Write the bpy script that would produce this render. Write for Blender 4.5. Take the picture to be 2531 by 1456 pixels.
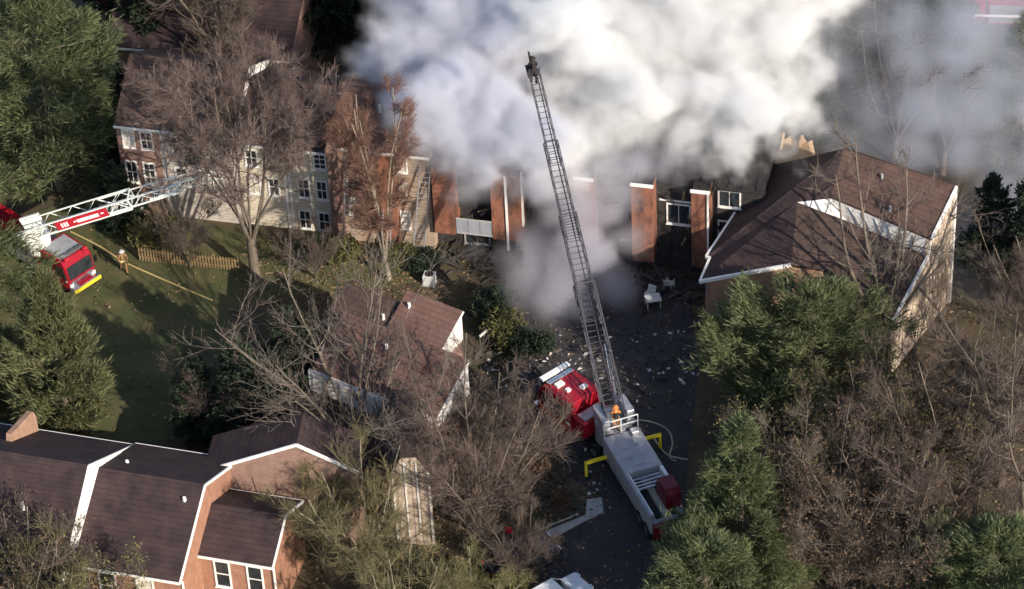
import bpy, math, random
import numpy as np
from mathutils import Vector, Matrix

for o in list(bpy.data.objects):
    bpy.data.objects.remove(o)
SC = bpy.context.scene
COL = SC.collection
R = math.radians

# ---------------------------------------------------------------- camera
F_PX, PITCH, DIST, ROLL = 8000.0, R(40.0), 210.0, R(3.1)
CAM = Vector((0, -DIST * math.cos(PITCH), DIST * math.sin(PITCH)))
FWD = Vector((0, math.cos(PITCH), -math.sin(PITCH)))
_r0 = Vector((1, 0, 0)); _u0 = _r0.cross(FWD)
RIGHT = math.cos(ROLL) * _r0 - math.sin(ROLL) * _u0
UP = RIGHT.cross(FWD)
cd = bpy.data.cameras.new('camera')
cam = bpy.data.objects.new('camera', cd); COL.objects.link(cam)
cd.sensor_width = 36.0; cd.lens = 36.0 * F_PX / 2531.0
cd.clip_start = 1.0; cd.clip_end = 3000.0
cam.matrix_world = Matrix(((RIGHT.x, UP.x, -FWD.x, CAM.x), (RIGHT.y, UP.y, -FWD.y, CAM.y), (RIGHT.z, UP.z, -FWD.z, CAM.z), (0, 0, 0, 1)))
SC.camera = cam

# ---------------------------------------------------------------- light
SUN_AZ, SUN_EL = R(38.0), R(27.0)          # azimuth measured from -Y (behind the camera) towards +X
to_sun = Vector((math.sin(SUN_AZ) * math.cos(SUN_EL), -math.cos(SUN_AZ) * math.cos(SUN_EL), math.sin(SUN_EL)))
sd = bpy.data.lights.new('sun', 'SUN'); sd.energy = 4.4; sd.angle = R(0.5); sd.color = (1.0, 0.90, 0.76)
sun = bpy.data.objects.new('sun', sd); COL.objects.link(sun)
sun.rotation_euler = to_sun.to_track_quat('Z', 'Y').to_euler()
W = bpy.data.worlds.new('World'); SC.world = W; W.use_nodes = True
wn = W.node_tree
bg = wn.nodes['Background']; bg.inputs['Strength'].default_value = 0.125
sky = wn.nodes.new('ShaderNodeTexSky'); sky.sky_type = 'NISHITA'; sky.sun_disc = False
sky.sun_elevation = SUN_EL; sky.sun_rotation = math.atan2(to_sun.x, to_sun.y)
wn.links.new(sky.outputs[0], bg.inputs['Color'])
SC.view_settings.view_transform = 'Standard'; SC.view_settings.look = 'None'
SC.view_settings.exposure = 0.6; SC.view_settings.gamma = 1.0; SC.view_settings.use_curve_mapping = False
SC.cycles.use_denoising = True
SC.cycles.max_bounces = 6; SC.cycles.diffuse_bounces = 2; SC.cycles.glossy_bounces = 2
SC.cycles.transparent_max_bounces = 8; SC.cycles.volume_bounces = 4
SC.cycles.use_adaptive_sampling = True; SC.cycles.adaptive_threshold = .035; SC.cycles.adaptive_min_samples = 16
SC.cycles.volume_step_rate = 2.5; SC.cycles.volume_max_steps = 256

# ---------------------------------------------------------------- helpers
def ground_at(px, py, z=0.0):
    """survey helper: the point at height z whose picture is at (px, py) of the 2531 px wide photograph"""
    d = FWD + RIGHT * ((px - 1265.5) / F_PX) - UP * ((py - 728.0) / F_PX)
    return CAM + d * ((z - CAM.z) / d.z)

def at_depth(px, py, y):
    d = FWD + RIGHT * ((px - 1265.5) / F_PX) - UP * ((py - 728.0) / F_PX)
    return CAM + d * ((y - CAM.y) / d.y)

def tag(o, label=None, cat=None, group=None, kind=None):
    if label: o['label'] = label
    if cat: o['category'] = cat
    if group: o['group'] = group
    if kind: o['kind'] = kind
    return o

def empty(name, loc=(0, 0, 0), rz=0.0, label=None, cat=None, group=None):
    o = bpy.data.objects.new(name, None); COL.objects.link(o)
    o.location = loc; o.rotation_euler = (0, 0, rz); o.empty_display_size = 0.3
    return tag(o, label, cat, group)

def link(name, me, parent=None):
    o = bpy.data.objects.new(name, me); COL.objects.link(o); o.parent = parent
    return o

def copy_tree(o, parent=None):
    c = o.copy(); COL.objects.link(c); c.parent = parent
    for ch in list(o.children):
        copy_tree(ch, c)
    return c

class MB:
    def __init__(s): s.v = []; s.f = []
    def poly(s, pts):
        n = len(s.v); s.v += [tuple(p) for p in pts]; s.f.append(tuple(range(n, n + len(pts)))); return s
    def box(s, x0, x1, y0, y1, z0, z1):
        n = len(s.v)
        s.v += [(x, y, z) for z in (z0, z1) for x, y in ((x0, y0), (x1, y0), (x1, y1), (x0, y1))]
        s.f += [tuple(n + i for i in q) for q in ((3, 2, 1, 0), (4, 5, 6, 7), (0, 1, 5, 4), (1, 2, 6, 5), (2, 3, 7, 6), (3, 0, 4, 7))]
        return s
    def extrude(s, pts, d):
        """closed prism: polygon pts swept by vector d"""
        n = len(s.v); k = len(pts); d = Vector(d)
        s.v += [tuple(p) for p in pts] + [tuple(Vector(p) + d) for p in pts]
        s.f.append(tuple(n + i for i in range(k))[::-1]); s.f.append(tuple(n + k + i for i in range(k)))
        for i in range(k):
            j = (i + 1) % k; s.f.append((n + i, n + j, n + k + j, n + k + i))
        return s
    def slab(s, pts, t=0.16): return s.extrude(pts, (0, 0, -t))
    def beam(s, a, b, w, h):
        a = Vector(a); b = Vector(b); d = (b - a).normalized()
        side = d.cross(Vector((0, 0, 1)))
        if side.length < 1e-3: side = Vector((1, 0, 0))
        side.normalize(); up = side.cross(d)
        q = [a + side * (w / 2) * i + up * (h / 2) * j for i, j in ((-1, -1), (1, -1), (1, 1), (-1, 1))]
        return s.extrude(q, b - a)
    def tube(s, a, b, r0, r1=None, n=8, cap=True):
        r1 = r0 if r1 is None else r1
        a = Vector(a); b = Vector(b); d = (b - a).normalized()
        e = Vector((0, 0, 1)) if abs(d.z) < .9 else Vector((1, 0, 0))
        x = d.cross(e).normalized(); y = d.cross(x); k = len(s.v)
        for p, r in ((a, r0), (b, r1)):
            for i in range(n):
                t = 2 * math.pi * i / n; s.v.append(tuple(p + x * r * math.cos(t) + y * r * math.sin(t)))
        for i in range(n):
            j = (i + 1) % n; s.f.append((k + i, k + j, k + n + j, k + n + i))
        if cap:
            s.f.append(tuple(k + i for i in range(n))[::-1]); s.f.append(tuple(k + n + i for i in range(n)))
        return s
    def path(s, pts, r, n=6):
        for a, b in zip(pts[:-1], pts[1:]): s.tube(a, b, r, r, n)
        return s
    def ball(s, c, rx, ry, rz, nu=10, nv=6):
        k = len(s.v); c = Vector(c)
        for j in range(nv + 1):
            ph = -math.pi / 2 + math.pi * j / nv
            for i in range(nu):
                t = 2 * math.pi * i / nu
                s.v.append((c.x + rx * math.cos(ph) * math.cos(t), c.y + ry * math.cos(ph) * math.sin(t), c.z + rz * math.sin(ph)))
        for j in range(nv):
            for i in range(nu):
                i2 = (i + 1) % nu; s.f.append((k + j * nu + i, k + j * nu + i2, k + (j + 1) * nu + i2, k + (j + 1) * nu + i))
        return s
    def xf(s, mtx):
        s.v = [tuple(mtx @ Vector(p)) for p in s.v]; return s
    def build(s, name, mat, parent=None, bevel=0.0, smooth=False):
        me = bpy.data.meshes.new(name); me.from_pydata(s.v, [], s.f); me.update()
        import bmesh
        bm = bmesh.new(); bm.from_mesh(me); bmesh.ops.recalc_face_normals(bm, faces=bm.faces)
        if bevel: bmesh.ops.bevel(bm, geom=list(bm.edges), offset=bevel, segments=1, affect='EDGES', clamp_overlap=True)
        bm.to_mesh(me); bm.free()
        if smooth: me.shade_smooth()
        me.materials.append(M[mat])
        return link(name, me, parent)

def np_mesh(name, verts, faces, mat):
    """verts (n,3), faces (m,k) numpy arrays"""
    me = bpy.data.meshes.new(name); m, k = faces.shape
    me.vertices.add(len(verts)); me.vertices.foreach_set('co', np.ascontiguousarray(verts, np.float32).ravel())
    me.loops.add(m * k); me.loops.foreach_set('vertex_index', np.ascontiguousarray(faces, np.int32).ravel())
    me.polygons.add(m); me.polygons.foreach_set('loop_start', np.arange(0, m * k, k, dtype=np.int32))
    me.update(calc_edges=True); me.validate()
    me.materials.append(M[mat]); return me

# ---------------------------------------------------------------- materials
M = {}
def mat(name, col, rough=0.8, metal=0.0, var=0.0, scale=1.5, col2=None, bump=0.0, bscale=20.0, emit=None, spec=0.3, island=0.0, scales=None, transl=0.0):
    m = bpy.data.materials.new(name); m.use_nodes = True; nt = m.node_tree; N = nt.nodes; L = nt.links
    b = N['Principled BSDF']; b.inputs['Roughness'].default_value = rough; b.inputs['Metallic'].default_value = metal
    b.inputs['Specular IOR Level'].default_value = spec
    c4 = (*col, 1); b.inputs['Base Color'].default_value = c4
    tc = N.new('ShaderNodeTexCoord'); out = None
    if var or col2:
        no = N.new('ShaderNodeTexNoise'); no.inputs['Scale'].default_value = scale; no.inputs['Detail'].default_value = 7; no.inputs['Roughness'].default_value = .65
        src = tc.outputs['Object']
        if scales:
            mp = N.new('ShaderNodeMapping'); mp.inputs['Scale'].default_value = scales; L.new(src, mp.inputs[0]); src = mp.outputs[0]
        L.new(src, no.inputs['Vector'])
        rp = N.new('ShaderNodeValToRGB'); rp.color_ramp.elements[0].position = .32; rp.color_ramp.elements[1].position = .68
        a = col if col2 else tuple(x * (1 - var) for x in col); z = col2 if col2 else tuple(min(1, x * (1 + var)) for x in col)
        rp.color_ramp.elements[0].color = (*a, 1); rp.color_ramp.elements[1].color = (*z, 1)
        L.new(no.outputs['Fac'], rp.inputs[0]); out = rp.outputs[0]
    if island:
        ge = N.new('ShaderNodeNewGeometry'); hs = N.new('ShaderNodeHueSaturation')
        mr = N.new('ShaderNodeMapRange'); mr.inputs['To Min'].default_value = 1 - island; mr.inputs['To Max'].default_value = 1 + island
        L.new(ge.outputs['Random Per Island'], mr.inputs[0]); L.new(mr.outputs[0], hs.inputs['Value'])
        oi = N.new('ShaderNodeObjectInfo'); mr2 = N.new('ShaderNodeMapRange'); mr2.inputs['To Min'].default_value = .485; mr2.inputs['To Max'].default_value = .515
        L.new(oi.outputs['Random'], mr2.inputs[0]); L.new(mr2.outputs[0], hs.inputs['Hue'])
        if out: L.new(out, hs.inputs['Color'])
        else: hs.inputs['Color'].default_value = c4
        out = hs.outputs[0]
    if out: L.new(out, b.inputs['Base Color'])
    if transl:
        tr_ = N.new('ShaderNodeBsdfTranslucent'); mx_ = N.new('ShaderNodeMixShader'); mx_.inputs[0].default_value = transl
        if out: L.new(out, tr_.inputs['Color'])
        else: tr_.inputs['Color'].default_value = c4
        L.new(b.outputs[0], mx_.inputs[1]); L.new(tr_.outputs[0], mx_.inputs[2]); L.new(mx_.outputs[0], N['Material Output'].inputs['Surface'])
    if bump:
        n2 = N.new('ShaderNodeTexNoise'); n2.inputs['Scale'].default_value = bscale; n2.inputs['Detail'].default_value = 4
        L.new(tc.outputs['Object'], n2.inputs['Vector'])
        bp = N.new('ShaderNodeBump'); bp.inputs['Strength'].default_value = bump; bp.inputs['Distance'].default_value = .05
        L.new(n2.outputs['Fac'], bp.inputs['Height']); L.new(bp.outputs[0], b.inputs['Normal'])
    if emit:
        b.inputs['Emission Color'].default_value = (*emit[0], 1); b.inputs['Emission Strength'].default_value = emit[1]
    M[name] = m; return m

def courses(name, col, col2, step, strength=.5, rough=.85, vertical=False):
    """brick or lap siding: joint lines every `step` metres plus mottling"""
    m = mat(name, col, rough, col2=col2, scale=.9 if 'shingle' in name else 2.2, bump=.25, bscale=9)
    nt = m.node_tree; N = nt.nodes; L = nt.links; b = N['Principled BSDF']
    tc = [n for n in N if n.type == 'TEX_COORD'][0]
    se = N.new('ShaderNodeSeparateXYZ'); L.new(tc.outputs['Object'], se.inputs[0])
    if vertical:
        ad = N.new('ShaderNodeMath'); ad.operation = 'ADD'; L.new(se.outputs[0], ad.inputs[0]); L.new(se.outputs[1], ad.inputs[1]); src = ad.outputs[0]
    else: src = se.outputs[2]
    mo = N.new('ShaderNodeMath'); mo.operation = 'PINGPONG'; mo.inputs[1].default_value = step / 2; L.new(src, mo.inputs[0])
    lt = N.new('ShaderNodeMath'); lt.operation = 'LESS_THAN'; lt.inputs[1].default_value = step * .09; L.new(mo.outputs[0], lt.inputs[0])
    mx = N.new('ShaderNodeMix'); mx.data_type = 'RGBA'; mx.blend_type = 'MULTIPLY'; mx.inputs[7].default_value = (.45, .42, .4, 1)
    sc = N.new('ShaderNodeMath'); sc.operation = 'MULTIPLY'; sc.inputs[1].default_value = strength; L.new(lt.outputs[0], sc.inputs[0]); L.new(sc.outputs[0], mx.inputs[0])
    src_col = b.inputs['Base Color'].links[0].from_socket
    L.new(src_col, mx.inputs[6]); L.new(mx.outputs[2], b.inputs['Base Color'])
    return m

courses('brick', (.21, .082, .050), (.32, .135, .084), .15)
courses('brick_tan', (.30, .175, .118), (.42, .265, .185), .15)
courses('brick_orange', (.275, .135, .088), (.39, .21, .14), .15)
courses('brick_pink', (.20, .125, .100), (.31, .20, .16), .15)  # pinkish brick, greyed and darkened so the gable wall looks shadowed
courses('brick_brown', (.20, .115, .092), (.30, .185, .15), .15)
courses('siding_grey', (.46, .41, .36), (.58, .52, .46), .25)
courses('siding_tan', (.32, .235, .175), (.45, .345, .265), .25)
courses('siding_beige', (.55, .47, .36), (.70, .62, .50), .25)
courses('siding_white', (.72, .68, .64), (.82, .79, .76), .3, .35)
courses('siding_board', (.30, .22, .16), (.62, .52, .42), .45, .8, vertical=True)
courses('shingle_dark', (.026, .017, .019), (.062, .038, .038), .16, .5)
courses('shingle_brown', (.075, .045, .036), (.145, .088, .070), .16, .45)
courses('shingle_red', (.115, .062, .050), (.19, .108, .088), .16, .45)
courses('shingle_mid', (.046, .030, .026), (.092, .060, .050), .16, .45)
courses('char_wall', (.018, .017, .018), (.06, .052, .05), .25)
def sooty(name, src, amount=.55):
    m = M[src].copy(); m.name = name; nt = m.node_tree; N = nt.nodes; L = nt.links; b = N['Principled BSDF']
    tc = [n for n in N if n.type == 'TEX_COORD'][0]
    no = N.new('ShaderNodeTexNoise'); no.inputs['Scale'].default_value = .9; no.inputs['Detail'].default_value = 8; no.inputs['Roughness'].default_value = .7
    mp = N.new('ShaderNodeMapping'); mp.inputs['Scale'].default_value = (1.4, 1.4, .55); L.new(tc.outputs['Object'], mp.inputs[0]); L.new(mp.outputs[0], no.inputs['Vector'])
    rp = N.new('ShaderNodeValToRGB'); rp.color_ramp.elements[0].position = .44; rp.color_ramp.elements[1].position = .66
    rp.color_ramp.elements[0].color = (0, 0, 0, 1); rp.color_ramp.elements[1].color = (amount, amount, amount, 1); L.new(no.outputs['Fac'], rp.inputs[0])
    mx = N.new('ShaderNodeMix'); mx.data_type = 'RGBA'; mx.inputs[7].default_value = (.03, .026, .025, 1)
    src_ = b.inputs['Base Color'].links[0].from_socket; L.new(rp.outputs[0], mx.inputs[0]); L.new(src_, mx.inputs[6]); L.new(mx.outputs[2], b.inputs['Base Color']); M[name] = m
sooty('brick_sooty', 'brick', .9)
mat('char', (.012, .011, .012), .95, col2=(.035, .032, .032), scale=3)
mat('white_trim', (.78, .75, .72), .5, var=.08, scale=3)
mat('grey_trim', (.38, .37, .37), .6, var=.15, scale=3)
mat('glass', (.03, .035, .04), .08, spec=.6, var=.4, scale=1.2)
mat('glass_curtain', (.42, .38, .30), .35, col2=(.75, .70, .60), scale=3, spec=.4)
mat('wood_new', (.30, .20, .125), .85, col2=(.46, .32, .20), scale=2.5)
mat('wood_old', (.19, .135, .07), .85, col2=(.30, .215, .11), scale=4)
mat('lawn', (.048, .066, .024), .95, col2=(.115, .098, .048), scale=.5, bump=.4, bscale=6)
mat('ground', (.038, .037, .022), .95, col2=(.10, .075, .045), scale=.22, bump=.5, bscale=4)
mat('asphalt', (.034, .032, .036), .9, col2=(.052, .047, .05), scale=.5, bump=.2, bscale=12)
mat('concrete', (.30, .28, .27), .9, col2=(.42, .40, .39), scale=1.3)
mat('leaf_litter', (.13, .085, .05), .9, col2=(.22, .15, .09), scale=.8, island=.5)
mat('bark', (.10, .082, .066), .95, col2=(.19, .155, .12), scale=4, scales=(1, 1, .25), bump=.5, bscale=14)
mat('bark_pale', (.17, .145, .11), .95, col2=(.30, .26, .20), scale=4, scales=(1, 1, .25))
mat('twig', (.112, .085, .072), .95, island=.35)
mat('twig_purple', (.140, .100, .092), .95, island=.35)
mat('twig_orange', (.165, .100, .070), .95, island=.35)
mat('twig_grey', (.130, .108, .092), .95, island=.35)
mat('twig_olive', (.15, .132, .068), .95, island=.35)
mat('pine', (.150, .172, .084), .75, island=.6, spec=.25, transl=.5)
mat('pine_blue', (.085, .125, .07), .75, island=.45, spec=.25, transl=.35)
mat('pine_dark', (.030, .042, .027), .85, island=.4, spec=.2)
mat('cedar', (.150, .165, .080), .8, island=.5, spec=.2, transl=.4)
mat('leaf_brown', (.135, .090, .062), .85, island=.5, transl=.3)
mat('leaf_olive', (.14, .135, .055), .85, island=.5, transl=.3)
mat('leaf_red', (.30, .045, .035), .8, island=.4)
mat('leaf_orange', (.34, .10, .03), .8, island=.4)
mat('red_paint', (.29, .008, .020), .25, spec=.5, var=.15, scale=1.2)
mat('red_shaded', (.13, .008, .018), .35, spec=.4)  # truck red darkened to stand for shade on the trailer's rear end
mat('red_panel', (.42, .02, .035), .4)
mat('aluminium', (.46, .47, .50), .42, metal=.55, var=.12, scale=2)
mat('deck_grey', (.34, .35, .39), .6, metal=.2, var=.15, scale=1.5)
mat('ladder_grey', (.048, .048, .060), .65, metal=.2)
mat('ladder_white', (.78, .80, .76), .45)
mat('chrome', (.7, .7, .72), .2, metal=.9)
mat('rubber', (.015, .015, .016), .9)
mat('black', (.012, .012, .014), .6)
mat('yellow', (.75, .62, .03), .5)
mat('yellow_hose', (.55, .42, .18), .8)
mat('hose_pale', (.42, .38, .30), .85)
mat('white_paint', (.80, .80, .80), .3)
mat('car_white', (.72, .74, .78), .25, spec=.5)
mat('car_dark', (.035, .035, .05), .25, spec=.5)
mat('turnout', (.30, .17, .085), .9, var=.25, scale=6)
mat('turnout_orange', (.62, .22, .06), .8, var=.2, scale=6)
mat('turnout_black', (.03, .028, .026), .9)
mat('reflective', (.75, .72, .30), .5)
mat('skin', (.45, .27, .19), .7)
mat('text_white', (.82, .80, .78), .6)
mat('debris', (.45, .43, .41), .9, island=.45)
mat('debris_dark', (.06, .055, .05), .95, island=.5)
mat('plastic_white', (.55, .55, .55), .5)  # white greyed down to put the yard's shade into the garden furniture

# ---------------------------------------------------------------- setting
def sheet(name, pts, z, m, label, kind='structure'):
    o = MB().poly([(p[0], p[1], z) for p in pts]).build(name, m)
    return tag(o, label, None, None, kind)
tag(MB().poly([(-700, -260, 0), (700, -260, 0), (700, 900, 0), (-700, 900, 0)]).build('ground', 'ground'), 'brown wooded ground covered with leaf litter around the houses', kind='structure')
gp = lambda x, y, z=0: tuple(ground_at(x, y, z))
sheet('lawn', [gp(*p) for p in ((-80, 640), (60, 540), (230, 470), (400, 520), (640, 590), (960, 610), (1060, 690), (900, 720), (720, 730), (560, 770), (700, 980), (620, 1080), (300, 1090), (0, 1010), (-140, 860))], .004, 'lawn', 'mown lawn with worn patches in front of the long townhouse row')
sheet('driveway', [gp(*p) for p in ((1180, 720), (1420, 660), (1700, 690), (1730, 900), (1700, 1130), (1690, 1330), (1780, 1560), (1240, 1560), (1300, 1390), (1420, 1310), (1500, 1240), (1430, 1190), (1330, 1080), (1270, 900))], .006, 'asphalt', 'dark asphalt driveway under the articulated ladder truck')
w = MB().extrude([gp(*p) for p in ((1283, 1352), (1345, 1318), (1420, 1287), (1448, 1275), (1450, 1238), (1487, 1232), (1492, 1268), (1440, 1292), (1370, 1330), (1320, 1360))], (0, 0, .12))
tag(w.build('pavement', 'concrete'), 'narrow pale concrete pavement along the driveway edge', kind='structure')

# ---------------------------------------------------------------- building kit
def window(parent, u0, u1, z0, z1, v, bars=(1, 1), curtain=False, fr=.1, frame='white_trim'):
    """window on a wall whose outside looks along -v; part `window` with a sub-part `pane`"""
    m = MB(); y0, y1 = v - .07, v + .02
    m.box(u0, u1, y0, y1, z0, z0 + fr).box(u0, u1, y0, y1, z1 - fr, z1).box(u0, u0 + fr, y0, y1, z0 + fr, z1 - fr).box(u1 - fr, u1, y0, y1, z0 + fr, z1 - fr)
    a, b = bars
    for i in range(1, a + 1):
        x = u0 + (u1 - u0) * i / (a + 1); m.box(x - .02, x + .02, v - .045, v - .012, z0 + fr, z1 - fr)
    for i in range(1, b + 1):
        z = z0 + (z1 - z0) * i / (b + 1); m.box(u0 + fr, u1 - fr, v - .05, v - .012, z - .03, z + .03)
    m.box(u0 - .05, u1 + .05, v - .12, v - .0705, z0 - .05, z0 + .02)
    o = m.build('window', frame, parent)
    MB().box(u0 + fr - .01, u1 - fr + .01, v - .01, v + .015, z0 + fr - .01, z1 - fr + .01).build('pane', 'glass_curtain' if curtain else 'glass', o)
    return o

def trim(parent, pts_pairs, w=.12, h=.16, name='trim_board', m='white_trim'):
    for a, b in pts_pairs: MB().beam(a, b, w, h).build(name, m, parent)

def gable_house(parent, u0, u1, v0, v1, zw, zr, wall, roof, vr=None, over=.25, name_roof='roof', base=0.0, fascia=5):
    """ridge along u. walls and a two-slope roof, with fascia boards"""
    vr = (v0 + v1) / 2 if vr is None else vr
    prof = [(u0, v0, base), (u0, v1, base), (u0, v1, zw), (u0, vr, zr), (u0, v0, zw)]
    MB().extrude(prof, (u1 - u0, 0, 0)).build('wall', wall, parent)
    k0 = (zr - zw) / (vr - v0); k1 = (zr - zw) / (v1 - vr)
    e = over; t = .05
    f = [(u0 - e * .4, v0 - e, zw - k0 * e + t), (u1 + e * .4, v0 - e, zw - k0 * e + t), (u1 + e * .4, vr, zr + t), (u0 - e * .4, vr, zr + t)]
    bk = [(u0 - e * .4, vr, zr + t), (u1 + e * .4, vr, zr + t), (u1 + e * .4, v1 + e, zw - k1 * e + t), (u0 - e * .4, v1 + e, zw - k1 * e + t)]
    m = MB(); m.extrude(f, (0, 0, .14)); m.extrude(bk, (0, 0, .14))
    ro = m.build(name_roof, roof, parent)
    if fascia:
        up = Vector((0, 0, .06))
        for a, b in ((f[0], f[1]), (f[1], f[2]), (bk[1], bk[2]), (bk[3], bk[2]), (f[0], f[3]))[:fascia]:
            a = Vector(a); b = Vector(b); d = (b - a).normalized()
            MB().beam(a + up, b + up, .09, .17).build('fascia', 'white_trim', parent)
    return ro

# ---------------------------------------------------------------- the burning townhouse row
row = empty('townhouse_row', (-25.4, 10.9, 0), R(-15.0), 'long three storey townhouse row of grey siding and red brick piers, burning under the smoke', 'building')
D = 8.4
# left wing, brown brick end and grey siding middle, roof a step higher
gable_house(row, -.1, 8.0, 0, D, 7.35, 9.9, 'siding_grey', 'shingle_mid', fascia=1)
MB().box(-.12, 2.75, -.12, .4, 0, 7.3).build('brick_wall', 'brick_brown', row)
# white stepped gable above the lower roof next door
MB().extrude([(8.02, .4, 7.3), (8.02, 4.2, 9.2), (8.02, 8.0, 7.3), (8.02, 8.2, 7.75), (8.02, 4.2, 10.0), (8.02, .2, 7.75)], (.09, 0, 0)).build('gable_siding', 'siding_white', row)
gable_house(row, 8.1, 14.6, .1, D, 6.85, 8.95, 'siding_beige', 'shingle_mid', fascia=1)
gable_house(row, 14.6, 21.3, -.35, D, 7.75, 9.5, 'siding_tan', 'shingle_brown', fascia=1)
# burnt part: wall, broken roof, charred interior
MB().box(21.3, 43.0, .5, D, 0, 7.1).build('wall', 'char_wall', row)
for (a, b, c) in ((21.3, 23.2, 3.9), (36.3, 43.2, 3.2), (31.5, 34.2, 2.2)):
    MB().slab([(a, .3, 7.15), (b, .3, 7.15), (b - .5, c, 7.15 + c * .55), (a + .35, c * .8, 7.15 + c * .44)], .12).build('burnt_roof', 'char', row)
for i, uu in enumerate(np.linspace(21.8, 42.6, 24)):
    L_ = 4.2 if i % 5 else 2.6
    MB().beam((uu, .4, 7.2), (uu, L_, 7.2 + (L_ - .4) * .55), .07, .18).build('rafter', 'char', row)
# brick piers
for (a, b, zt, m_) in ((21.5, 22.95, 7.15, 'brick_sooty'), (25.4, 27.4, 7.2, 'brick_sooty'), (31.0, 32.2, 7.5, 'brick_sooty'), (34.7, 36.1, 7.5, 'brick_sooty'), (38.6, 39.75, 7.5, 'brick_sooty')):
    p = MB().box(a, b, -.7, .5, 1.75 if a < 30 else 1.3, zt).build('brick_pier', m_, row)
    if a > 30:
        MB().box(a - .05, b + .05, -.80, -.62, zt - .02, zt + .14).build('coping', 'white_trim', p)
        MB().box(a + .02, b - .02, -.615, .48, zt + .002, zt + .05).build('pier_cap', 'char', p)
MB().box(26.36, 26.5, -.80, -.703, 1.0, 7.1).build('downspout', 'white_trim', row)
MB().box(27.405, 27.5, -.6, -.35, 3.0, 7.4).build('downspout', 'white_trim', row)
MB().box(39.62, 39.74, -.80, -.703, .3, 7.5).build('downspout', 'white_trim', row)
MB().box(17.9, 19.0, -.65, -.352, 0, 7.6).build('brick_wall', 'brick', row)
MB().box(14.55, 15.3, -.9, -.352, 0, 7.9).build('brick_wall', 'brick_brown', row)
# blown-out bay with balcony panels
MB().box(22.97, 25.38, .2, .498, 3.4, 7.0).build('burnt_bay', 'char', row)
bal = MB().box(22.97, 25.38, -.7, .5, 1.9, 2.05).build('balcony', 'grey_trim', row)
for i in range(3): MB().box(22.98 + i * .8, 23.74 + i * .8, -.72, -.68, 2.08, 3.1).build('balcony_panel', 'deck_grey', bal)
MB().box(22.97, 25.38, -.74, -.66, 3.12, 3.2).build('rail', 'grey_trim', bal)
window(row, 23.15, 24.9, .2, 1.7, -.02 + .5, (1, 0), frame='grey_trim')
# windows, left to right
for (a, b, z0, z1, v, bars, cur) in (
        (.25, 1.12, 5.6, 7.1, -.12, (1, 1), 1), (1.5, 2.4, 5.6, 7.1, -.12, (1, 1), 0), (.2, 1.05, 2.65, 4.5, -.12, (1, 1), 0), (1.42, 2.3, 2.65, 4.5, -.12, (1, 2), 0),
        (.2, 1.05, .5, 1.9, -.12, (1, 1), 0), (3.6, 4.5, 5.4, 6.9, 0, (1, 1), 0), (3.6, 4.5, 2.7, 4.3, 0, (1, 1), 0), (5.4, 6.3, 5.4, 6.9, 0, (1, 1), 0), (5.4, 6.3, 2.7, 4.3, 0, (1, 1), 1),
        (8.6, 9.5, 5.0, 6.4, .1, (1, 1), 0), (8.6, 9.5, 2.7, 4.2, .1, (1, 1), 1), (10.0, 10.8, 2.7, 4.2, .1, (1, 1), 0),
        (13.3, 14.2, 5.35, 6.65, .1, (1, 2), 0), (12.05, 12.9, 2.8, 4.4, .1, (1, 1), 0), (13.3, 14.1, 2.8, 4.4, .1, (1, 1), 0), (11.9, 12.8, .15, 1.75, .1, (1, 1), 0), (13.25, 14.1, .15, 1.75, .1, (1, 1), 0),
        (15.6, 16.5, 6.3, 7.1, -.35, (1, 0), 1), (15.6, 16.5, 4.3, 5.6, -.35, (1, 1), 1), (15.6, 16.5, 2.2, 3.6, -.35, (1, 1), 1), (19.1, 19.85, 6.2, 7.6, -.35, (1, 1), 1),
        (19.15, 19.7, 4.0, 5.4, -.35, (0, 1), 1), (19.1, 19.8, 1.5, 3.0, -.35, (0, 3), 1),
        (36.75, 38.35, 3.75, 5.45, .5, (1, 0), 0), (40.1, 41.6, 5.6, 7.0, .5, (1, 0), 0), (40.1, 41.6, 2.9, 4.5, .5, (1, 0), 0), (32.7, 34.3, 3.8, 5.4, .5, (1, 0), 0), (28.2, 30.0, 3.8, 5.4, .5, (1, 0), 0), (28.2, 30.0, 1.0, 2.8, .5, (1, 0), 0)):
    window(row, a, b, z0, z1, v, bars, bool(cur), frame='char' if 28 < a < 36 else 'white_trim')
for uu in (2.85, 11.15, 11.45, 14.45): MB().box(uu, uu + .12, -.03 if uu < 8 else .04, .2, 0, 6.8).build('corner_board', 'white_trim', row)
MB().box(36.3, 38.6, .44, .499, 5.6, 5.72).build('trim_board', 'white_trim', row)
# white roof pipes
for (uu, vv, z) in ((3.2, 2.2, 8.75), (5.9, 1.5, 8.3), (10.2, 2.4, 7.95), (17.5, 2.2, 9.2)): MB().tube((uu, vv, z - .3), (uu, vv, z + .35), .09).build('vent_pipe', 'white_trim', row)

# ground ladders leaning on the row
def leaning_ladder(u_, label, H=6.6, lean=2.0, w_=.55, side=0.0):
    t = empty('ground_ladder', row.matrix_basis @ Vector((u_, -lean - .5, 0)), R(-15.0), label, 'ladder', 'ground ladders leaning on the row')
    a0 = Vector((0, 0, 0)); b0 = Vector((side, lean, H))
    for s in (-1, 1):
        o = Vector((s * w_ / 2, 0, 0)); MB().beam(a0 + o, b0 + o, .06, .09).build('rail', 'aluminium', t)
    n = int(H / .36); proto = None
    for i in range(1, n):
        p = a0.lerp(b0, i / n)
        if proto is None: proto = MB().tube((-w_ / 2, 0, 0), (w_ / 2, 0, 0), .022, n=5).build('rung', 'aluminium', t); proto.location = p
        else: c = proto.copy(); COL.objects.link(c); c.parent = t; c.location = p
bpy.context.view_layer.update()
leaning_ladder(20.55, 'tall aluminium ladder leaning beside the left orange brick pier', 7.0, 1.7, .7, .55)
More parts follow.
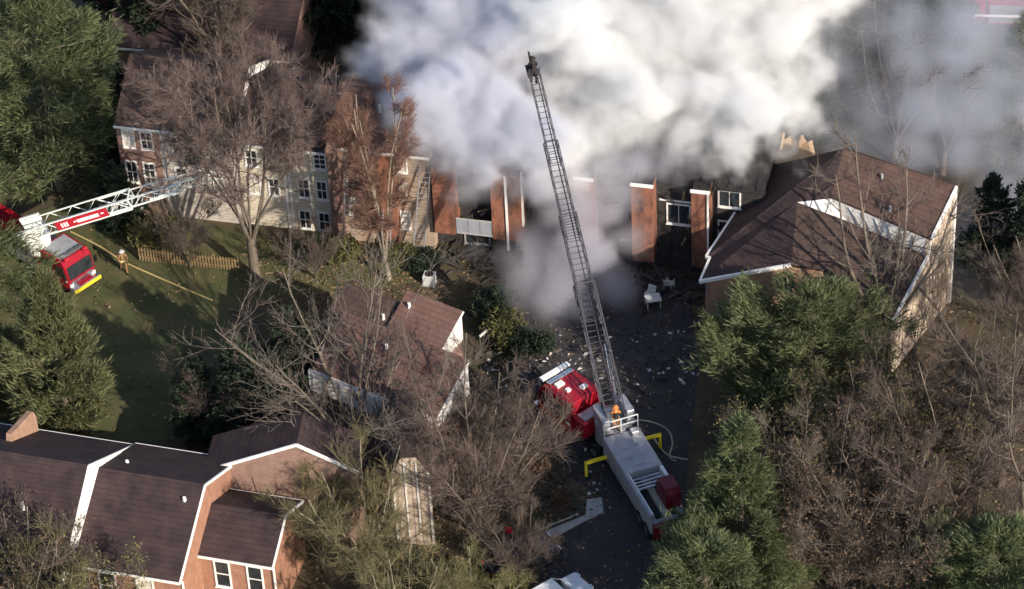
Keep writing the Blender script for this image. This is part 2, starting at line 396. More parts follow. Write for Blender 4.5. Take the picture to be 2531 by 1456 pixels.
leaning_ladder(18.3, 'aluminium ladder set low against the red brick panel behind the orange tree', 3.4, 1.2, .55)
leaning_ladder(15.9, 'aluminium ladder leaning against the column of curtained windows', 6.2, 1.7, .75, .1)

# ---------------------------------------------------------------- right-hand house with split roof
A_ = ground_at(2365, 460, 9.5); ang = R(-34.0)
U2 = Vector((math.cos(ang), math.sin(ang), 0)); V2 = Vector((-math.sin(ang), math.cos(ang), 0))
o2 = Vector((A_.x, A_.y, 0))
rh = empty('clerestory_townhouse', o2, ang, 'large brown roofed townhouse with a white clerestory strip, right of the fire', 'building')
def L2(p):  # world -> local of that house
    d = Vector(p) - o2; return (d.dot(U2), d.dot(V2), d.z)
E1 = Vector(L2(ground_at(1730, 695, 5.2))); N1 = Vector(L2(ground_at(1755, 637, 5.2))); N0 = Vector(L2(ground_at(1745, 635, 5.2)))
Eb = Vector(L2(ground_at(1892, 412, 5.2))); T_ = Vector(L2(ground_at(1971, 498, 7.7))); K_ = Vector(L2(ground_at(2054, 485, 7.95)))
B_ = Vector((-7.9, 0, 9.5)); A2 = Vector((0, 0, 9.5)); C2 = Vector((.05, -3.45, 7.75)); Cb = Vector((.0, -3.75, 6.55)); Le = Vector((0, -8.4, 4.7))
G_ = Vector(L2(ground_at(1955, 654, 6.6))); G2 = Vector(L2(ground_at(2040, 668, 6.0))); Tb = Vector(L2(ground_at(2091, 545, 6.75)))
MB().slab([E1, N1, N0 + Vector((0, 0, .01)), Eb, B_, K_, T_, G_], .15).build('roof', 'shingle_dark', rh)  # slope turned from the sun gets darker shingles, its shade put into colour
MB().slab([B_, A2, C2, K_], .18).build('upper_roof', 'shingle_brown', rh)
MB().slab([T_ - Vector((0, 0, .06)), Tb, Cb, Le, G2, G_], .15).build('lower_roof', 'shingle_mid', rh)
dn = Vector((0, 0, -.19))
cs = MB(); off = Vector((0, .35, 0))
cs.extrude([K_ + dn, C2 + dn, Cb + Vector((0, .1, -.1)), Tb + Vector((0, .1, -.1))], (0, .12, 0))
cs.extrude([T_ + dn * .3, K_ + dn, Tb + Vector((0, .1, -.1))], (.05, .12, 0))
cl = cs.build('clerestory', 'siding_white', rh)
for i in range(6):
    a = K_.lerp(C2, .18 + i * .13) + dn; b = Tb.lerp(Cb, .18 + i * .13)
    MB().beam(a + Vector((0, -.03, -.1)), b + Vector((0, .02, .1)), .07, .05).build('clerestory_post', 'grey_trim', cl)
gw = [A2 + dn, C2 + dn, Cb + dn, Le + dn, Vector((0, -8.1, 0)), Vector((0, 0, 0))]
MB().extrude([p + Vector((-.12, 0, 0)) for p in gw], (-.2, 0, 0)).build('gable_wall', 'siding_board', rh)
MB().extrude([(-.4, -.05, 0), (-8, -.05, 0), (-8, -.05, 9.25), (-.4, -.05, 9.25)], (0, -.2, 0)).build('rear_wall', 'brick_brown', rh)
fw = MB()
fl = [G2 + dn, Le + Vector((-.4, .25, -.2)), Vector((Le.x - .4, Le.y + .25, 0)), Vector((G2.x, G2.y, 0))]; fw.extrude(fl, (-.05, .2, 0))
e1 = E1 + Vector((.25, .25, -.2)); g1 = G_ + Vector((0, .2, -.25))
fw.extrude([e1, g1, Vector((g1.x, g1.y, 0)), Vector((e1.x, e1.y, 0))], (0, .25, 0))
fw.extrude([g1, G2 + Vector((0, .1, -.2)), Vector((G2.x, G2.y + .1, 0)), Vector((g1.x, g1.y, 0))], (0, .25, 0))
fw.build('front_wall', 'brick_tan', rh)
eb = Eb + Vector((.3, 0, -.2)); MB().extrude([e1, eb, Vector((eb.x, eb.y, 0)), Vector((e1.x, e1.y, 0))], (.25, 0, 0)).build('side_wall', 'brick_brown', rh)
tr = Vector((0, 0, -.04))
trim(rh, [(E1 + tr, G_ + tr), (E1 + tr, N1 + tr), (N1 + tr, N0 + tr), (N0 + tr, Vector(N0).lerp(Eb, .72) + tr), (A2 + tr, C2 + tr), (Cb + tr, Le + tr), (A2 + Vector((-.05, .02, -.2)), Vector((-.05, .02, 0)))], .14, .24, 'fascia')
trim(rh, [(B_ + Vector((0, .05, 0)), A2 + Vector((0, .05, 0)))], .1, .12, 'ridge_cap', 'shingle_mid')
for (x, y, z) in ((1945, 560, 6.3), (2200, 520, 8.2), (2180, 440, 9)):
    p = Vector(L2(ground_at(x, y, z))); MB().tube(p - Vector((0, 0, .5)), p + Vector((0, 0, .3)), .09).build('vent_pipe', 'grey_trim', rh)
# torn open gable sheathing at its far end, tan new wood showing
ws = MB()
q = [ground_at(1900, 412, 5.4), ground_at(1922, 372, 6.3), ground_at(1936, 346, 7.0), ground_at(1950, 338, 7.2), ground_at(1957, 352, 7.0), ground_at(1974, 340, 7.4), ground_at(1984, 356, 7.2), ground_at(1998, 352, 7.3), ground_at(2006, 390, 6.7)]
ws.extrude([L2(p) for p in q], (.1, .35, 0)); ws.build('torn_sheathing', 'wood_new', rh)
for (a, b) in (((1893, 432, 5.5), (1925, 384, 6.2)), ((1882, 440, 5.3), (1912, 392, 5.9)), ((1930, 372, 6.6), (1938, 328, 7.5)), ((1975, 365, 7.0), (1983, 334, 7.7))):
    MB().beam(L2(ground_at(*a)), L2(ground_at(*b)), .12, .22).build('exposed_rafter', 'wood_new', rh)

# ---------------------------------------------------------------- centre house
Ac = ground_at(1140, 770, 7.5)
ch = empty('split_roof_house', (Ac.x, Ac.y, 0), R(-34.0), 'brown split roof house with white clerestory among bare trees in the centre', 'building')
def slope_unit(parent, u0, u1, v_hi, v_lo, z_hi, z_lo, roof, wall, base=0.0, end='siding_white'):
    MB().slab([(u0, v_hi, z_hi), (u1, v_hi, z_hi), (u1, v_lo, z_lo), (u0, v_lo, z_lo)], .16).build('roof', roof, parent)
    w_ = MB().extrude([(u0 + .15, v_hi - .1, z_hi - .2), (u0 + .15, v_lo + .1, z_lo - .2), (u0 + .15, v_lo + .1, base), (u0 + .15, v_hi - .1, base)], (u1 - u0 - .3, 0, 0)); w_.build('wall', wall, parent)
    MB().extrude([(u1 - .148, v_hi - .1, z_hi - .2), (u1 - .148, v_lo + .1, z_lo - .2), (u1 - .148, v_lo + .1, z_lo - .9), (u1 - .148, v_hi - .1, z_lo - .9)], (.06, 0, 0)).build('gable_siding', end, parent)
    trim(parent, [((u1, v_hi, z_hi - .06), (u1, v_lo, z_lo - .06)), ((u0, v_lo, z_lo - .06), (u1, v_lo, z_lo - .06))], .07, .12, 'fascia', 'white_trim' if end == 'siding_white' and z_hi > 7.2 else 'grey_trim')
slope_unit(ch, -4.0, .1, .1, -2.7, 7.5, 6.15, 'shingle_red', 'brick_brown', end='siding_white')
slope_unit(ch, -6.4, 2.7, -3.3, -7.1, 7.3, 5.5, 'shingle_red', 'brick_brown', end='siding_white')
slope_unit(ch, -8.2, -4.1, -.5, -3.2, 6.9, 5.7, 'shingle_mid', 'brick_brown')
slope_unit(ch, -6.8, 2.2, -7.25, -10.2, 3.9, 2.8, 'shingle_mid', 'brick_brown', end='brick_brown')
cl = MB().box(-6.6, 2.3, -7.22, -7.0, 3.7, 5.42).build('clerestory', 'siding_white', ch)
for i in range(9): MB().box(-6.3 + i * .98, -6.22 + i * .98, -7.26, -7.222, 4.3, 5.3).build('clerestory_post', 'grey_trim', cl)
for (uu, vv, z) in ((-3.3, -.8, 7.1), (-4.6, -1.8, 6.4), (-2.6, -4.4, 6.8)): MB().tube((uu, vv, z - .4), (uu, vv, z + .3), .1).build('vent_pipe', 'white_trim', ch)

# ---------------------------------------------------------------- lower left brick row
Ab = ground_at(438, 1433, 5.2)
bl = empty('brick_townhouses', (Ab.x, Ab.y, 0), R(-17.0), 'red brick townhouses with dark shingle roofs and white fascia, lower left corner', 'building')
gable_house(bl, -6.2, .15, 0, 10.0, 5.2, 7.9, 'brick_orange', 'shingle_dark')
gable_house(bl, -16.0, -6.45, -1.6, 9.9, 5.2, 9.0, 'brick_orange', 'shingle_dark', vr=4.0)
MB().extrude([(-6.40, -1.6, 4.3), (-6.40, 4.0, 7.0), (-6.40, 9.9, 5.0), (-6.40, 9.9, 5.28), (-6.40, 4.0, 9.05), (-6.40, -1.6, 5.25)], (.14, 0, 0)).build('gable_siding', 'siding_white', bl)
MB().box(.16, .26, 9.7, 10.05, 0, 5.2).build('corner_board', 'white_trim', bl)
gable_house(bl, .15, 4.6, 3.1, 8.3, 4.35, 5.7, 'brick_orange', 'shingle_dark')
window(bl, .95, 1.95, 1.9, 4.05, 3.1, (0, 1), False)
window(bl, 2.95, 3.95, 1.9, 4.05, 3.1, (0, 1), False)
window(bl, -2.6, -1.5, 2.7, 4.9, 0, (0, 1), True)
window(bl, -4.9, -3.8, 2.7, 4.9, 0, (0, 1), False)
for (uu, vv, z) in ((-.7, 4.0, 7.5), (-5.2, 6.6, 7.1), (-9.5, 1.2, 7.9)):
    MB().tube((uu, vv, z - .3), (uu, vv, z + .28), .11).build('vent_pipe', 'white_trim', bl)
for pts in (((.3, .0, 5.1), (.3, .0, 0)), ((4.68, 3.0, 4.2), (4.68, 3.0, 0))): MB().beam(pts[0], pts[1], .1, .1).build('downspout', 'white_trim', bl)
# brick parapet gable rising behind the roof
MB().extrude([(-12.3, 6.0, 6.6), (-12.3, 6.6, 8.1), (-12.3, 9.6, 7.2), (-12.3, 9.9, 6.6), (-12.3, 9.9, 4.8), (-12.3, 7.0, 6.0)], (-.35, 0, 0)).build('parapet_gable', 'brick_tan', bl)
# gable facing the camera, behind the wing
Ag = ground_at(733, 1092, 8.0)
gh = empty('gabled_brick_house', (Ag.x, Ag.y, 0), R(-8.0), 'tan brick gable end house behind the lower left row, streaked with branch shadows', 'building')
gf = [(-5.4, 0, 0), (3.2, 0, 0), (3.2, 0, 6.1), (0, 0, 7.85), (-5.4, 0, 5.6)]
MB().extrude(gf, (0, 2.6, 0)).build('wall', 'brick_pink', gh)
MB().extrude([(0, -.2, 8.0), (3.5, -.2, 6.0), (3.5, 2.8, 6.0), (0, 2.8, 8.0)], (0, 0, -.12)).build('roof', 'shingle_dark', gh)
MB().extrude([(0, -.2, 8.0), (-5.7, -.2, 5.58), (-5.7, 2.8, 5.58), (0, 2.8, 8.0)], (0, 0, -.12)).build('roof', 'shingle_dark', gh)
trim(gh, [((0, -.22, 7.95), (3.5, -.22, 5.95)), ((0, -.22, 7.95), (-5.7, -.22, 5.53))], .1, .2, 'fascia')
# tall narrow lit brick end
An = ground_at(1030, 1345, 0)
nh = empty('narrow_brick_house', (An.x, An.y, 0), R(-12.0), 'tall narrow pale brick house end with white boards seen between bare trees', 'building')
MB().extrude([(-1.2, 0, 0), (1.15, 0, 0), (1.15, 0, 6.2), (.5, 0, 7.2), (-.5, 0, 7.0), (-1.2, 0, 5.4)], (-1.5, 5.5, 0)).build('wall', 'siding_board', nh)
MB().extrude([(.5, -.15, 7.35), (1.35, -.15, 6.1), (-.2, 5.6, 6.1), (-1.0, 5.6, 7.35)], (0, 0, -.1)).build('roof', 'shingle_mid', nh)
MB().extrude([(.5, -.15, 7.35), (-.5, -.15, 7.15), (-1.4, -.15, 5.35), (-2.9, 5.6, 5.35), (-2.0, 5.6, 7.15), (-1.0, 5.6, 7.35)], (0, 0, -.1)).build('roof', 'shingle_mid', nh)
for i, uu in enumerate((-1.15, -.42, .3, 1.0)): MB().box(uu, uu + .08, -.06, -.002, .3 + .4 * (i % 3), (5.2, 6.6, 6.7, 6.0)[i]).build('board', 'white_trim', nh)
# house behind the row
Abk = ground_at(500, 88, 7)
bk = empty('rear_house', (Abk.x, Abk.y, 0), R(-13.0), 'dark roofed house half hidden by trees behind the townhouse row', 'building')
gable_house(bk, -7, 6, 0, 9, 5.5, 7.6, 'brick_brown', 'shingle_dark', fascia=1)

# ================================================================= trees
def seg_mesh(p0, p1, r0, r1, n=3):
    """tapered n-sided sticks for all segments at once"""
    d = p1 - p0; L = np.linalg.norm(d, axis=1, keepdims=True); d = d / np.maximum(L, 1e-6)
    e = np.where(np.abs(d[:, 2:3]) < .9, np.array([[0, 0, 1.]]), np.array([[1., 0, 0]]))
    x = np.cross(d, e); x /= np.maximum(np.linalg.norm(x, axis=1, keepdims=True), 1e-6); y = np.cross(d, x)
    t = np.arange(n) * 2 * np.pi / n; k = len(p0)
    ring = x[:, None, :] * np.cos(t)[None, :, None] + y[:, None, :] * np.sin(t)[None, :, None]
    v = np.concatenate([p0[:, None] + ring * r0[:, None, None], p1[:, None] + ring * r1[:, None, None]], 1).reshape(-1, 3)
    i = np.arange(n); j = (i + 1) % n
    q = np.stack([i, j, n + j, n + i], 1)[None] + (np.arange(k) * 2 * n)[:, None, None]
    return v, q.reshape(-1, 4)

def bare_tree(seed, H, Rr, stems=6, vase=.45, fork=.18, l1=9, l2=6, twigs=9, trunk_r=.3, bark='bark', twig='twig', droop=0.0, straight=.5, twig_len=1.0, single=False, low=.22, limb=1.0):
    """returns (trunk mesh, crown mesh): trunk and limbs, then branches and twigs"""
    g = np.random.default_rng(seed); big = []; small = []
    def poly(p, d, L, n, r0, r1, up, out, wob):
        pts = [np.array(p, float)]; d = np.array(d, float)
        for i in range(n):
            d = d + g.normal(0, wob, 3) + np.array([0, 0, up]); d /= np.linalg.norm(d)
            pts.append(pts[-1] + d * L / n)
        rr = np.linspace(r0, r1, n + 1)
        for i in range(n): out.append((pts[i], pts[i + 1], rr[i], rr[i + 1]))
        return pts, d
    hf = H * fork
    tp, td = poly((0, 0, -.2), (0, 0, 1), hf + .2, 3, trunk_r * 1.25, trunk_r * .9, .1, big, .05)
    roots = []
    for k in range(stems):
        a = 2 * math.pi * (k + g.uniform(-.3, .3)) / stems
        sp = vase * g.uniform(.55, 1.15) if k or not single else .03
        if single:  # central leader, limbs along it
            pass
        d = np.array([math.cos(a) * sp, math.sin(a) * sp, 1]); d /= np.linalg.norm(d)
        L = (H - hf) * g.uniform(.8, 1.0) / max(.5, d[2]) * .98
        start = tp[-1] - np.array([0, 0, g.uniform(0, hf * .3)])
        pts, dd = poly(start, d, L, 7, trunk_r * limb * g.uniform(.42, .6), .03, .02 * straight, big, .07)
        roots.append((pts, L))
    ends = []
    for pts, L in roots:
        for q in range(l1):
            f = g.uniform(low, .98); i = min(int(f * 7), 6); p = pts[i] + (pts[i + 1] - pts[i]) * (f * 7 - i)
            out = p[:2] - tp[-1][:2]; no = np.linalg.norm(out) + .01
            a = math.atan2(out[1], out[0]) + g.normal(0, 1.0)
            d = np.array([math.cos(a), math.sin(a), g.uniform(.15, 1.1) - droop]); d /= np.linalg.norm(d)
            LL = Rr * g.uniform(.35, .75) * (1.15 - .6 * f)
            p2, _ = poly(p, d, LL, 4, .065 * (1.3 - f) + .012, .014, .05, small, .13)
            for w_ in range(l2):
                f2 = g.uniform(.15, 1.0); i2 = min(int(f2 * 4), 3); s = p2[i2] + (p2[i2 + 1] - p2[i2]) * (f2 * 4 - i2)
                dd = (p2[i2 + 1] - p2[i2]); dd /= np.linalg.norm(dd); dd = dd + g.normal(0, .55, 3) + np.array([0, 0, .25]); dd /= np.linalg.norm(dd)
                p3, d3 = poly(s, dd, LL * g.uniform(.3, .6), 3, .018, .009, .06, small, .14)
                ends.append((p3, LL))
    # twigs, all at once
    E_ = np.array([e[0] for e in ends]); n = len(E_) * twigs
    idx = np.repeat(np.arange(len(E_)), twigs); f = g.uniform(.1, 1, n) * 3; i = np.minimum(f.astype(int), 2)
    a = E_[idx, i]; b = E_[idx, i + 1]; p = a + (b - a) * (f - i)[:, None]
    d = (b - a); d /= np.linalg.norm(d, axis=1, keepdims=True); d = d + g.normal(0, .55, (n, 3)) + np.array([0, 0, .22 - droop]); d /= np.linalg.norm(d, axis=1, keepdims=True)
    Lt = g.uniform(.35, .95, n)[:, None] * twig_len
    m_ = p + d * Lt * .5; d2 = d + g.normal(0, .3, (n, 3)); d2 /= np.linalg.norm(d2, axis=1, keepdims=True); e_ = m_ + d2 * Lt * .5
    r = np.full(n, .0105)
    P0 = np.concatenate([np.array([s[0] for s in small]), p, m_]); P1 = np.concatenate([np.array([s[1] for s in small]), m_, e_])
    R0 = np.concatenate([np.array([s[2] for s in small]), r, r * .85]); R1 = np.concatenate([np.array([s[3] for s in small]), r * .85, r * .5])
    v, q = seg_mesh(P0, P1, R0, R1, 3)
    crown = np_mesh('crown', v, q, twig)
    v, q = seg_mesh(np.array([s[0] for s in big]), np.array([s[1] for s in big]), np.array([s[2] for s in big]), np.array([s[3] for s in big]), 8)
    trunk = np_mesh('trunk', v, q, bark); trunk.shade_smooth()
    return trunk, crown, e_

def blades(c, d, L, w_, g, name, m):
    """one thin leaf-shaped quad per row: centre line from c along d"""
    n = len(c); d = d / np.maximum(np.linalg.norm(d, axis=1, keepdims=True), 1e-6)
    s = np.cross(d, g.normal(0, 1, (n, 3))); s /= np.maximum(np.linalg.norm(s, axis=1, keepdims=True), 1e-6)
    L = L[:, None]; w_ = w_[:, None]
    v = np.stack([c, c + d * L * .45 + s * w_, c + d * L, c + d * L * .45 - s * w_], 1).reshape(-1, 3)
    f = np.arange(n * 4).reshape(n, 4)
    return np_mesh(name, v, f, m)

def pine(seed, H, Rr, nb=90, tuft=26, mat_='pine', base=.08, top_round=.75, up=.25, blade=.42, k=13, flat=.55, bark='bark', irregular=.35, bw=.055, clump=.16):
    g = np.random.default_rng(seed)
    big = [(np.array([0, 0, -.2]), np.array([0, 0, H * .5]), .28, .17), (np.array([0, 0, H * .5]), np.array([0, 0, H * .97]), .17, .03)]
    C_ = []; Dv = []
    sect = g.uniform(1 - irregular, 1 + irregular, 12)
    for i in range(nb):
        f = (i + g.uniform(0, 1)) / nb; f = base + (1 - base) * f
        a = g.uniform(0, 2 * math.pi)
        prof = (1 - ((f - base) / (1 - base)) ** (1 / max(.2, 1 - top_round) if top_round < .99 else 6)) if top_round > 0 else (1 - f)
        prof = max(.06, min(1, (1 - f) ** (1 - top_round) * min(1, .55 + 1.6 * (f - base))))
        L = Rr * prof * sect[int(a / (2 * math.pi) * 12) % 12] * g.uniform(.72, 1.1)
        el = up * (.2 + 1.2 * f) + g.normal(0, .08)
        p0 = np.array([0, 0, H * f]); d = np.array([math.cos(a) * math.cos(el), math.sin(a) * math.cos(el), math.sin(el)])
        p1 = p0 + d * L * .6; p2 = p1 + (d + np.array([0, 0, .22])) * L * .4
        big += [(p0, p1, .06, .035), (p1, p2, .035, .01)]
        nt = max(5, int(tuft * (.35 + L / Rr)))
        t = np.sqrt(g.uniform(.06, 1, nt)); side = np.array([-math.sin(a), math.cos(a), 0])
        pos = p0 + np.outer(t, p2 - p0) + np.outer(g.normal(0, .22, nt) * L * (1.1 - .5 * t), side) + np.array([0, 0, 1]) * (g.normal(0, .16, nt) * (1 - flat) * L * .6)[:, None]
        out = d + np.array([0, 0, .45])
        C_.append(pos); Dv.append(np.repeat(out[None], nt, 0))
    c = np.concatenate(C_); d = np.concatenate(Dv); n = len(c)
    c = np.repeat(c, k, 0); d = np.repeat(d, k, 0)
    dd = d * .9 + g.normal(0, .5, d.shape); c = c + g.normal(0, clump, c.shape)
    crown = blades(c, dd, g.uniform(.6, 1.2, len(c)) * blade, g.uniform(.7, 1.3, len(c)) * bw, g, 'crown', mat_)
    v, q = seg_mesh(np.array([s[0] for s in big]), np.array([s[1] for s in big]), np.array([s[2] for s in big]), np.array([s[3] for s in big]), 6)
    return np_mesh('trunk', v, q, bark), crown

def leafy(seed, H, Rr, mat_, n=5000, leaf=.2, stems=7, bark='bark', hollow=.45, zs=None):
    g = np.random.default_rng(seed)
    nc = 34; cc = g.normal(0, 1, (nc, 3)); cc /= np.linalg.norm(cc, axis=1, keepdims=True); cc *= g.uniform(.25, .9, (nc, 1))
    cc = cc * np.array([Rr, Rr, H * .42]) + np.array([0, 0, H * .58]); cc[:, 2] = np.maximum(cc[:, 2], .25)
    i = g.integers(0, nc, n); off = g.normal(0, 1, (n, 3)); off /= np.linalg.norm(off, axis=1, keepdims=True)
    p = cc[i] + off * (g.uniform(hollow, 1, n) * Rr * .34)[:, None]; p[:, 2] = np.maximum(p[:, 2], .08)
    d = off + g.normal(0, .6, (n, 3)) + np.array([0, 0, .3])
    crown = blades(p, d, g.uniform(.6, 1.3, n) * leaf, g.uniform(.6, 1.2, n) * leaf * .32, g, 'crown', mat_)
    s0 = np.zeros((nc, 3)); s0[:, :2] = g.normal(0, .1, (nc, 2)); m_ = cc * .5 + g.normal(0, .1 * Rr, (nc, 3)); m_[:, 2] = np.abs(m_[:, 2])
    v, q = seg_mesh(np.concatenate([s0, m_]), np.concatenate([m_, cc]), np.concatenate([np.full(nc, .045), np.full(nc, .03)]), np.concatenate([np.full(nc, .03), np.full(nc, .008)]), 5)
    return np_mesh('trunk', v, q, bark), crown

def plant(name, meshes, loc, label, cat, group=None, s=1.0, rz=0.0, sz=None, extra=None):
    t = empty(name, loc, rz, label, cat, group); t.scale = (s, s, sz or s)
    link('trunk' if cat != 'shrub' else 'stems', meshes[0], t); link('crown' if cat != 'shrub' else 'foliage', meshes[1], t)
    if extra is not None: link('dead_leaves', extra, t)
    return t

def dead_leaves(seed, tips, frac, m, leaf=.16):
    g = np.random.default_rng(seed); n = int(len(tips) * frac); i = g.integers(0, len(tips), n)
    return blades(tips[i] + g.normal(0, .05, (n, 3)), g.normal(0, 1, (n, 3)) + np.array([0, 0, -.3]), g.uniform(.6, 1.3, n) * leaf, g.uniform(.6, 1.2, n) * leaf * .4, g, 'dead_leaves', m)

b1 = bare_tree(11, 17.5, 7.4, 10, .42, .2, 13, 8, 17, .30, 'bark', 'twig_purple', low=.40, limb=.62)
b2 = bare_tree(12, 13.5, 8.2, 9, .70, .14, 10, 7, 6, .26, 'bark', 'twig_grey', limb=.75)
b3 = bare_tree(13, 15.0, 5.0, 7, .36, .2, 11, 7, 14, .24, 'bark', 'twig')
b4 = bare_tree(14, 11.0, 4.2, 10, .5, .06, 9, 6, 9, .12, 'bark', 'twig', twig_len=1.2)
b5 = bare_tree(15, 15.0, 3.0, 8, .10, .10, 14, 7, 13, .16, 'bark_pale', 'twig_orange', straight=1.5)
b6 = bare_tree(16, 8.0, 3.2, 9, .5, .05, 8, 6, 10, .09, 'bark_pale', 'twig_olive', twig_len=1.1)
b7 = bare_tree(17, 14.0, 5.5, 6, .5, .2, 8, 5, 5, .24, 'bark', 'twig_grey')
b8 = bare_tree(18, 10.5, 4.0, 8, .42, .08, 9, 6, 10, .12, 'bark_pale', 'twig_grey', twig_len=1.1)
G = ground_at
T1 = plant('bare_tree', b1, G(632, 690), 'large bare tree with wide purple brown crown before the left townhouses', 'tree')
T2 = plant('upright_tree', b5, G(962, 690), 'narrow upright tree with orange brown twigs in front of the red brick panel', 'tree')
T4 = plant('bare_tree', b2, G(893, 1172), 'wide spreading bare tree with pale grey limbs before the white clerestory in the centre', 'tree', rz=.6)
T6 = plant('bare_tree', b7, G(2185, 890), 'thin bare tree standing in front of the white clerestory of the right house', 'tree', s=1.12)
plant('bare_tree', b3, G(560, 300), 'bare tree rising behind the townhouse row at the top', 'tree', s=1.15, rz=1.0)
plant('bare_tree', b4, G(1195, 1335), 'dense bare brown tree between the centre house and the driveway', 'tree', s=1.05, rz=.4)
plant('bare_tree', b4, G(1255, 1190), 'low bare brown tree just left of the ladder truck cab', 'tree', s=.6, rz=5.0)
plant('bare_tree', b4, G(1285, 1440), 'low bare thicket tree beside the pale pavement strip', 'tree', s=.55, rz=1.7)
plant('bare_tree', b3, G(2470, 1200), 'tall bare brown tree at the right edge of the picture', 'tree', s=1.0, rz=.3)
plant('bare_tree', b4, G(2330, 1330), 'bushy bare tree above the lower right corner', 'tree', s=1.1, rz=2.9)
plant('bare_tree', b3, G(2560, 960), 'bare tree cut by the right edge beside the smoke', 'tree', s=.8, rz=4.0)
dl1 = dead_leaves(3, b4[2], .6, 'leaf_brown'); dl2 = dead_leaves(4, b4[2], 1.1, 'leaf_olive', .18)
plant('brown_leaf_tree', b4, G(2080, 1470), 'rusty brown tree keeping dead leaves right of the slender pine', 'tree', s=.95, rz=.2, extra=dl1)
plant('brown_leaf_tree', b4, G(2190, 1500), 'rusty brown dead leaf tree nearest the bottom edge on the right', 'tree', s=1.0, rz=1.2, extra=dl1)
plant('brown_leaf_tree', b4, G(2120, 1220), 'olive brown tree with few dead leaves under the broad pine', 'tree', s=.8, rz=2.6, extra=dl2)
plant('brown_leaf_tree', b4, G(1990, 1240), 'mottled brown dead leaf tree between the broad pine and the slender pine', 'tree', s=.62, rz=4.1, extra=dl1)
plant('brown_leaf_tree', b4, G(60, 1650), 'brown twiggy tree with dead leaves in the lower left corner', 'tree', s=.95, rz=.8, extra=dl1)
plant('brown_leaf_tree', b4, G(205, 1660), 'olive twiggy tree overlapping the lower left eave', 'tree', s=.8, rz=2.8, extra=dl2)
plant('bare_tree', b6, G(120, 1640), 'bare twiggy tree in front of the leftmost townhouse roof', 'tree', s=1.15, rz=.8)
plant('olive_tree', b6, G(905, 1470), 'bare olive yellow tree right of the lower left brick wing', 'tree', s=1.15, rz=.1)
plant('olive_tree', b6, G(800, 1390), 'bare olive yellow tree in front of the tan brick gable', 'tree', s=.8, rz=1.9)
plant('olive_tree', b6, G(1000, 1620), 'bare olive tree below the narrow brick house end', 'tree', s=.95, rz=3.0)
plant('olive_tree', b6, G(1160, 1560), 'olive twiggy tree cut by the bottom edge left of the driveway', 'tree', s=.7, rz=4.4)
plant('olive_leaf_tree', b4, G(1960, 1300), 'olive leaved tree right of the slender pine top', 'tree', s=.8, rz=5.1, extra=dl2)
plant('olive_leaf_tree', b4, G(2060, 1180), 'olive leaved tree below the broad pine', 'tree', s=.75, rz=.7, extra=dl2)
plant('olive_leaf_tree', b4, G(2290, 1240), 'olive leaved tree in the middle of the right thicket', 'tree', s=.85, rz=3.3, extra=dl2)
for i, (x, y, s_, w_) in enumerate(((2230, 1180, .9, 'dense bare tree below the tall trunk foot of the right house'), (2420, 1050, .8, 'dense bare tree below the dark conifer on the right'), (2520, 1330, 1.0, 'dense bare tree at the right edge above the corner pine'), (2400, 1450, .75, 'low bare tree rising behind the corner pine'), (2520, 830, .75, 'bare tree at the right edge below the smoke veil'), (1960, 1380, .7, 'bare tree tangled with the slender pine'))):
    plant('bare_tree', (b4, b8, b7)[i % 3], G(x, y), w_, 'tree', s=s_, rz=i * 1.1)
for i, (x, y, s_, w_) in enumerate(((1150, 1250, .75, 'bare tree between the narrow brick house and the truck'), (640, 1010, .55, 'small bare tree in the black shade left of the clerestory'))):
    plant('bare_tree', b4, G(x, y), w_, 'tree', s=s_, rz=i * 1.9 + .5)
plant('bare_tree', b4, G(470, 660), 'low bare tree beside the wooden fence on the lawn', 'tree', s=.55, rz=.9)
plant('bare_tree', b4, G(780, 690), 'low bare shrub tree at the foot of the beige siding', 'tree', s=.42, rz=2.4)
plant('bare_tree', b4, G(560, 1090), 'low bare tree standing in the black shadow above the brick townhouses', 'tree', s=.6, rz=1.4)

p1 = pine(21, 18.5, 6.9, 75, 27, 'pine', .06, .42, -.08, .7, 26, bw=.034, clump=.22, flat=.88, irregular=.5)
p2 = pine(22, 12.5, 4.3, 130, 18, 'cedar', .02, .36, .85, .65, 24, flat=.3, irregular=.2, bw=.032, clump=.17)
p3 = pine(23, 10.5, 7.2, 80, 30, 'pine', .12, .52, .16, .62, 26, bw=.032, clump=.2, flat=.85, irregular=.5)
p4 = pine(24, 14.0, 4.5, 70, 22, 'pine', .05, .22, .16, .6, 24, bw=.032, clump=.19, flat=.85, irregular=.5)
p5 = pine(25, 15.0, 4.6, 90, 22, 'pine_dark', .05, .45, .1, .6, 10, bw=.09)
plant('pine_tree', p1, G(150, 470), 'huge drooping pine filling the upper left corner', 'tree')
plant('pine_tree', p1, G(-100, 820), 'tall light green pine at the left edge in front of the ladder base', 'tree', s=.84, rz=2.0)
plant('pine_tree', p1, G(-60, 330), 'pine behind the huge corner pine at the far left', 'tree', s=.9, rz=4.0)
plant('cedar_tree', p2, G(175, 1075), 'broad feathery cedar on the lawn below the red truck', 'tree')
plant('cedar_tree', p2, G(-30, 1000), 'darker feathery cedar at the left edge beside the broad one', 'tree', s=.8, rz=2.5)
plant('pine_tree', p3, G(2000, 1050), 'broad rounded pine hiding the front of the right house', 'tree', s=.98)
plant('pine_tree', p4, G(1830, 1450), 'slender pine right of the ladder truck trailer', 'tree', s=.93)
plant('pine_tree', p3, G(1745, 1630), 'wide low pine cut by the bottom edge below the slender pine', 'tree', s=.85, rz=1.3)
plant('pine_tree', p3, G(2440, 1600), 'pine in the lower right corner', 'tree', s=.85, rz=2.2)
plant('pine_tree', p4, G(1890, 1560), 'narrow pine at the bottom edge between brown trees', 'tree', s=.65, rz=3.2)
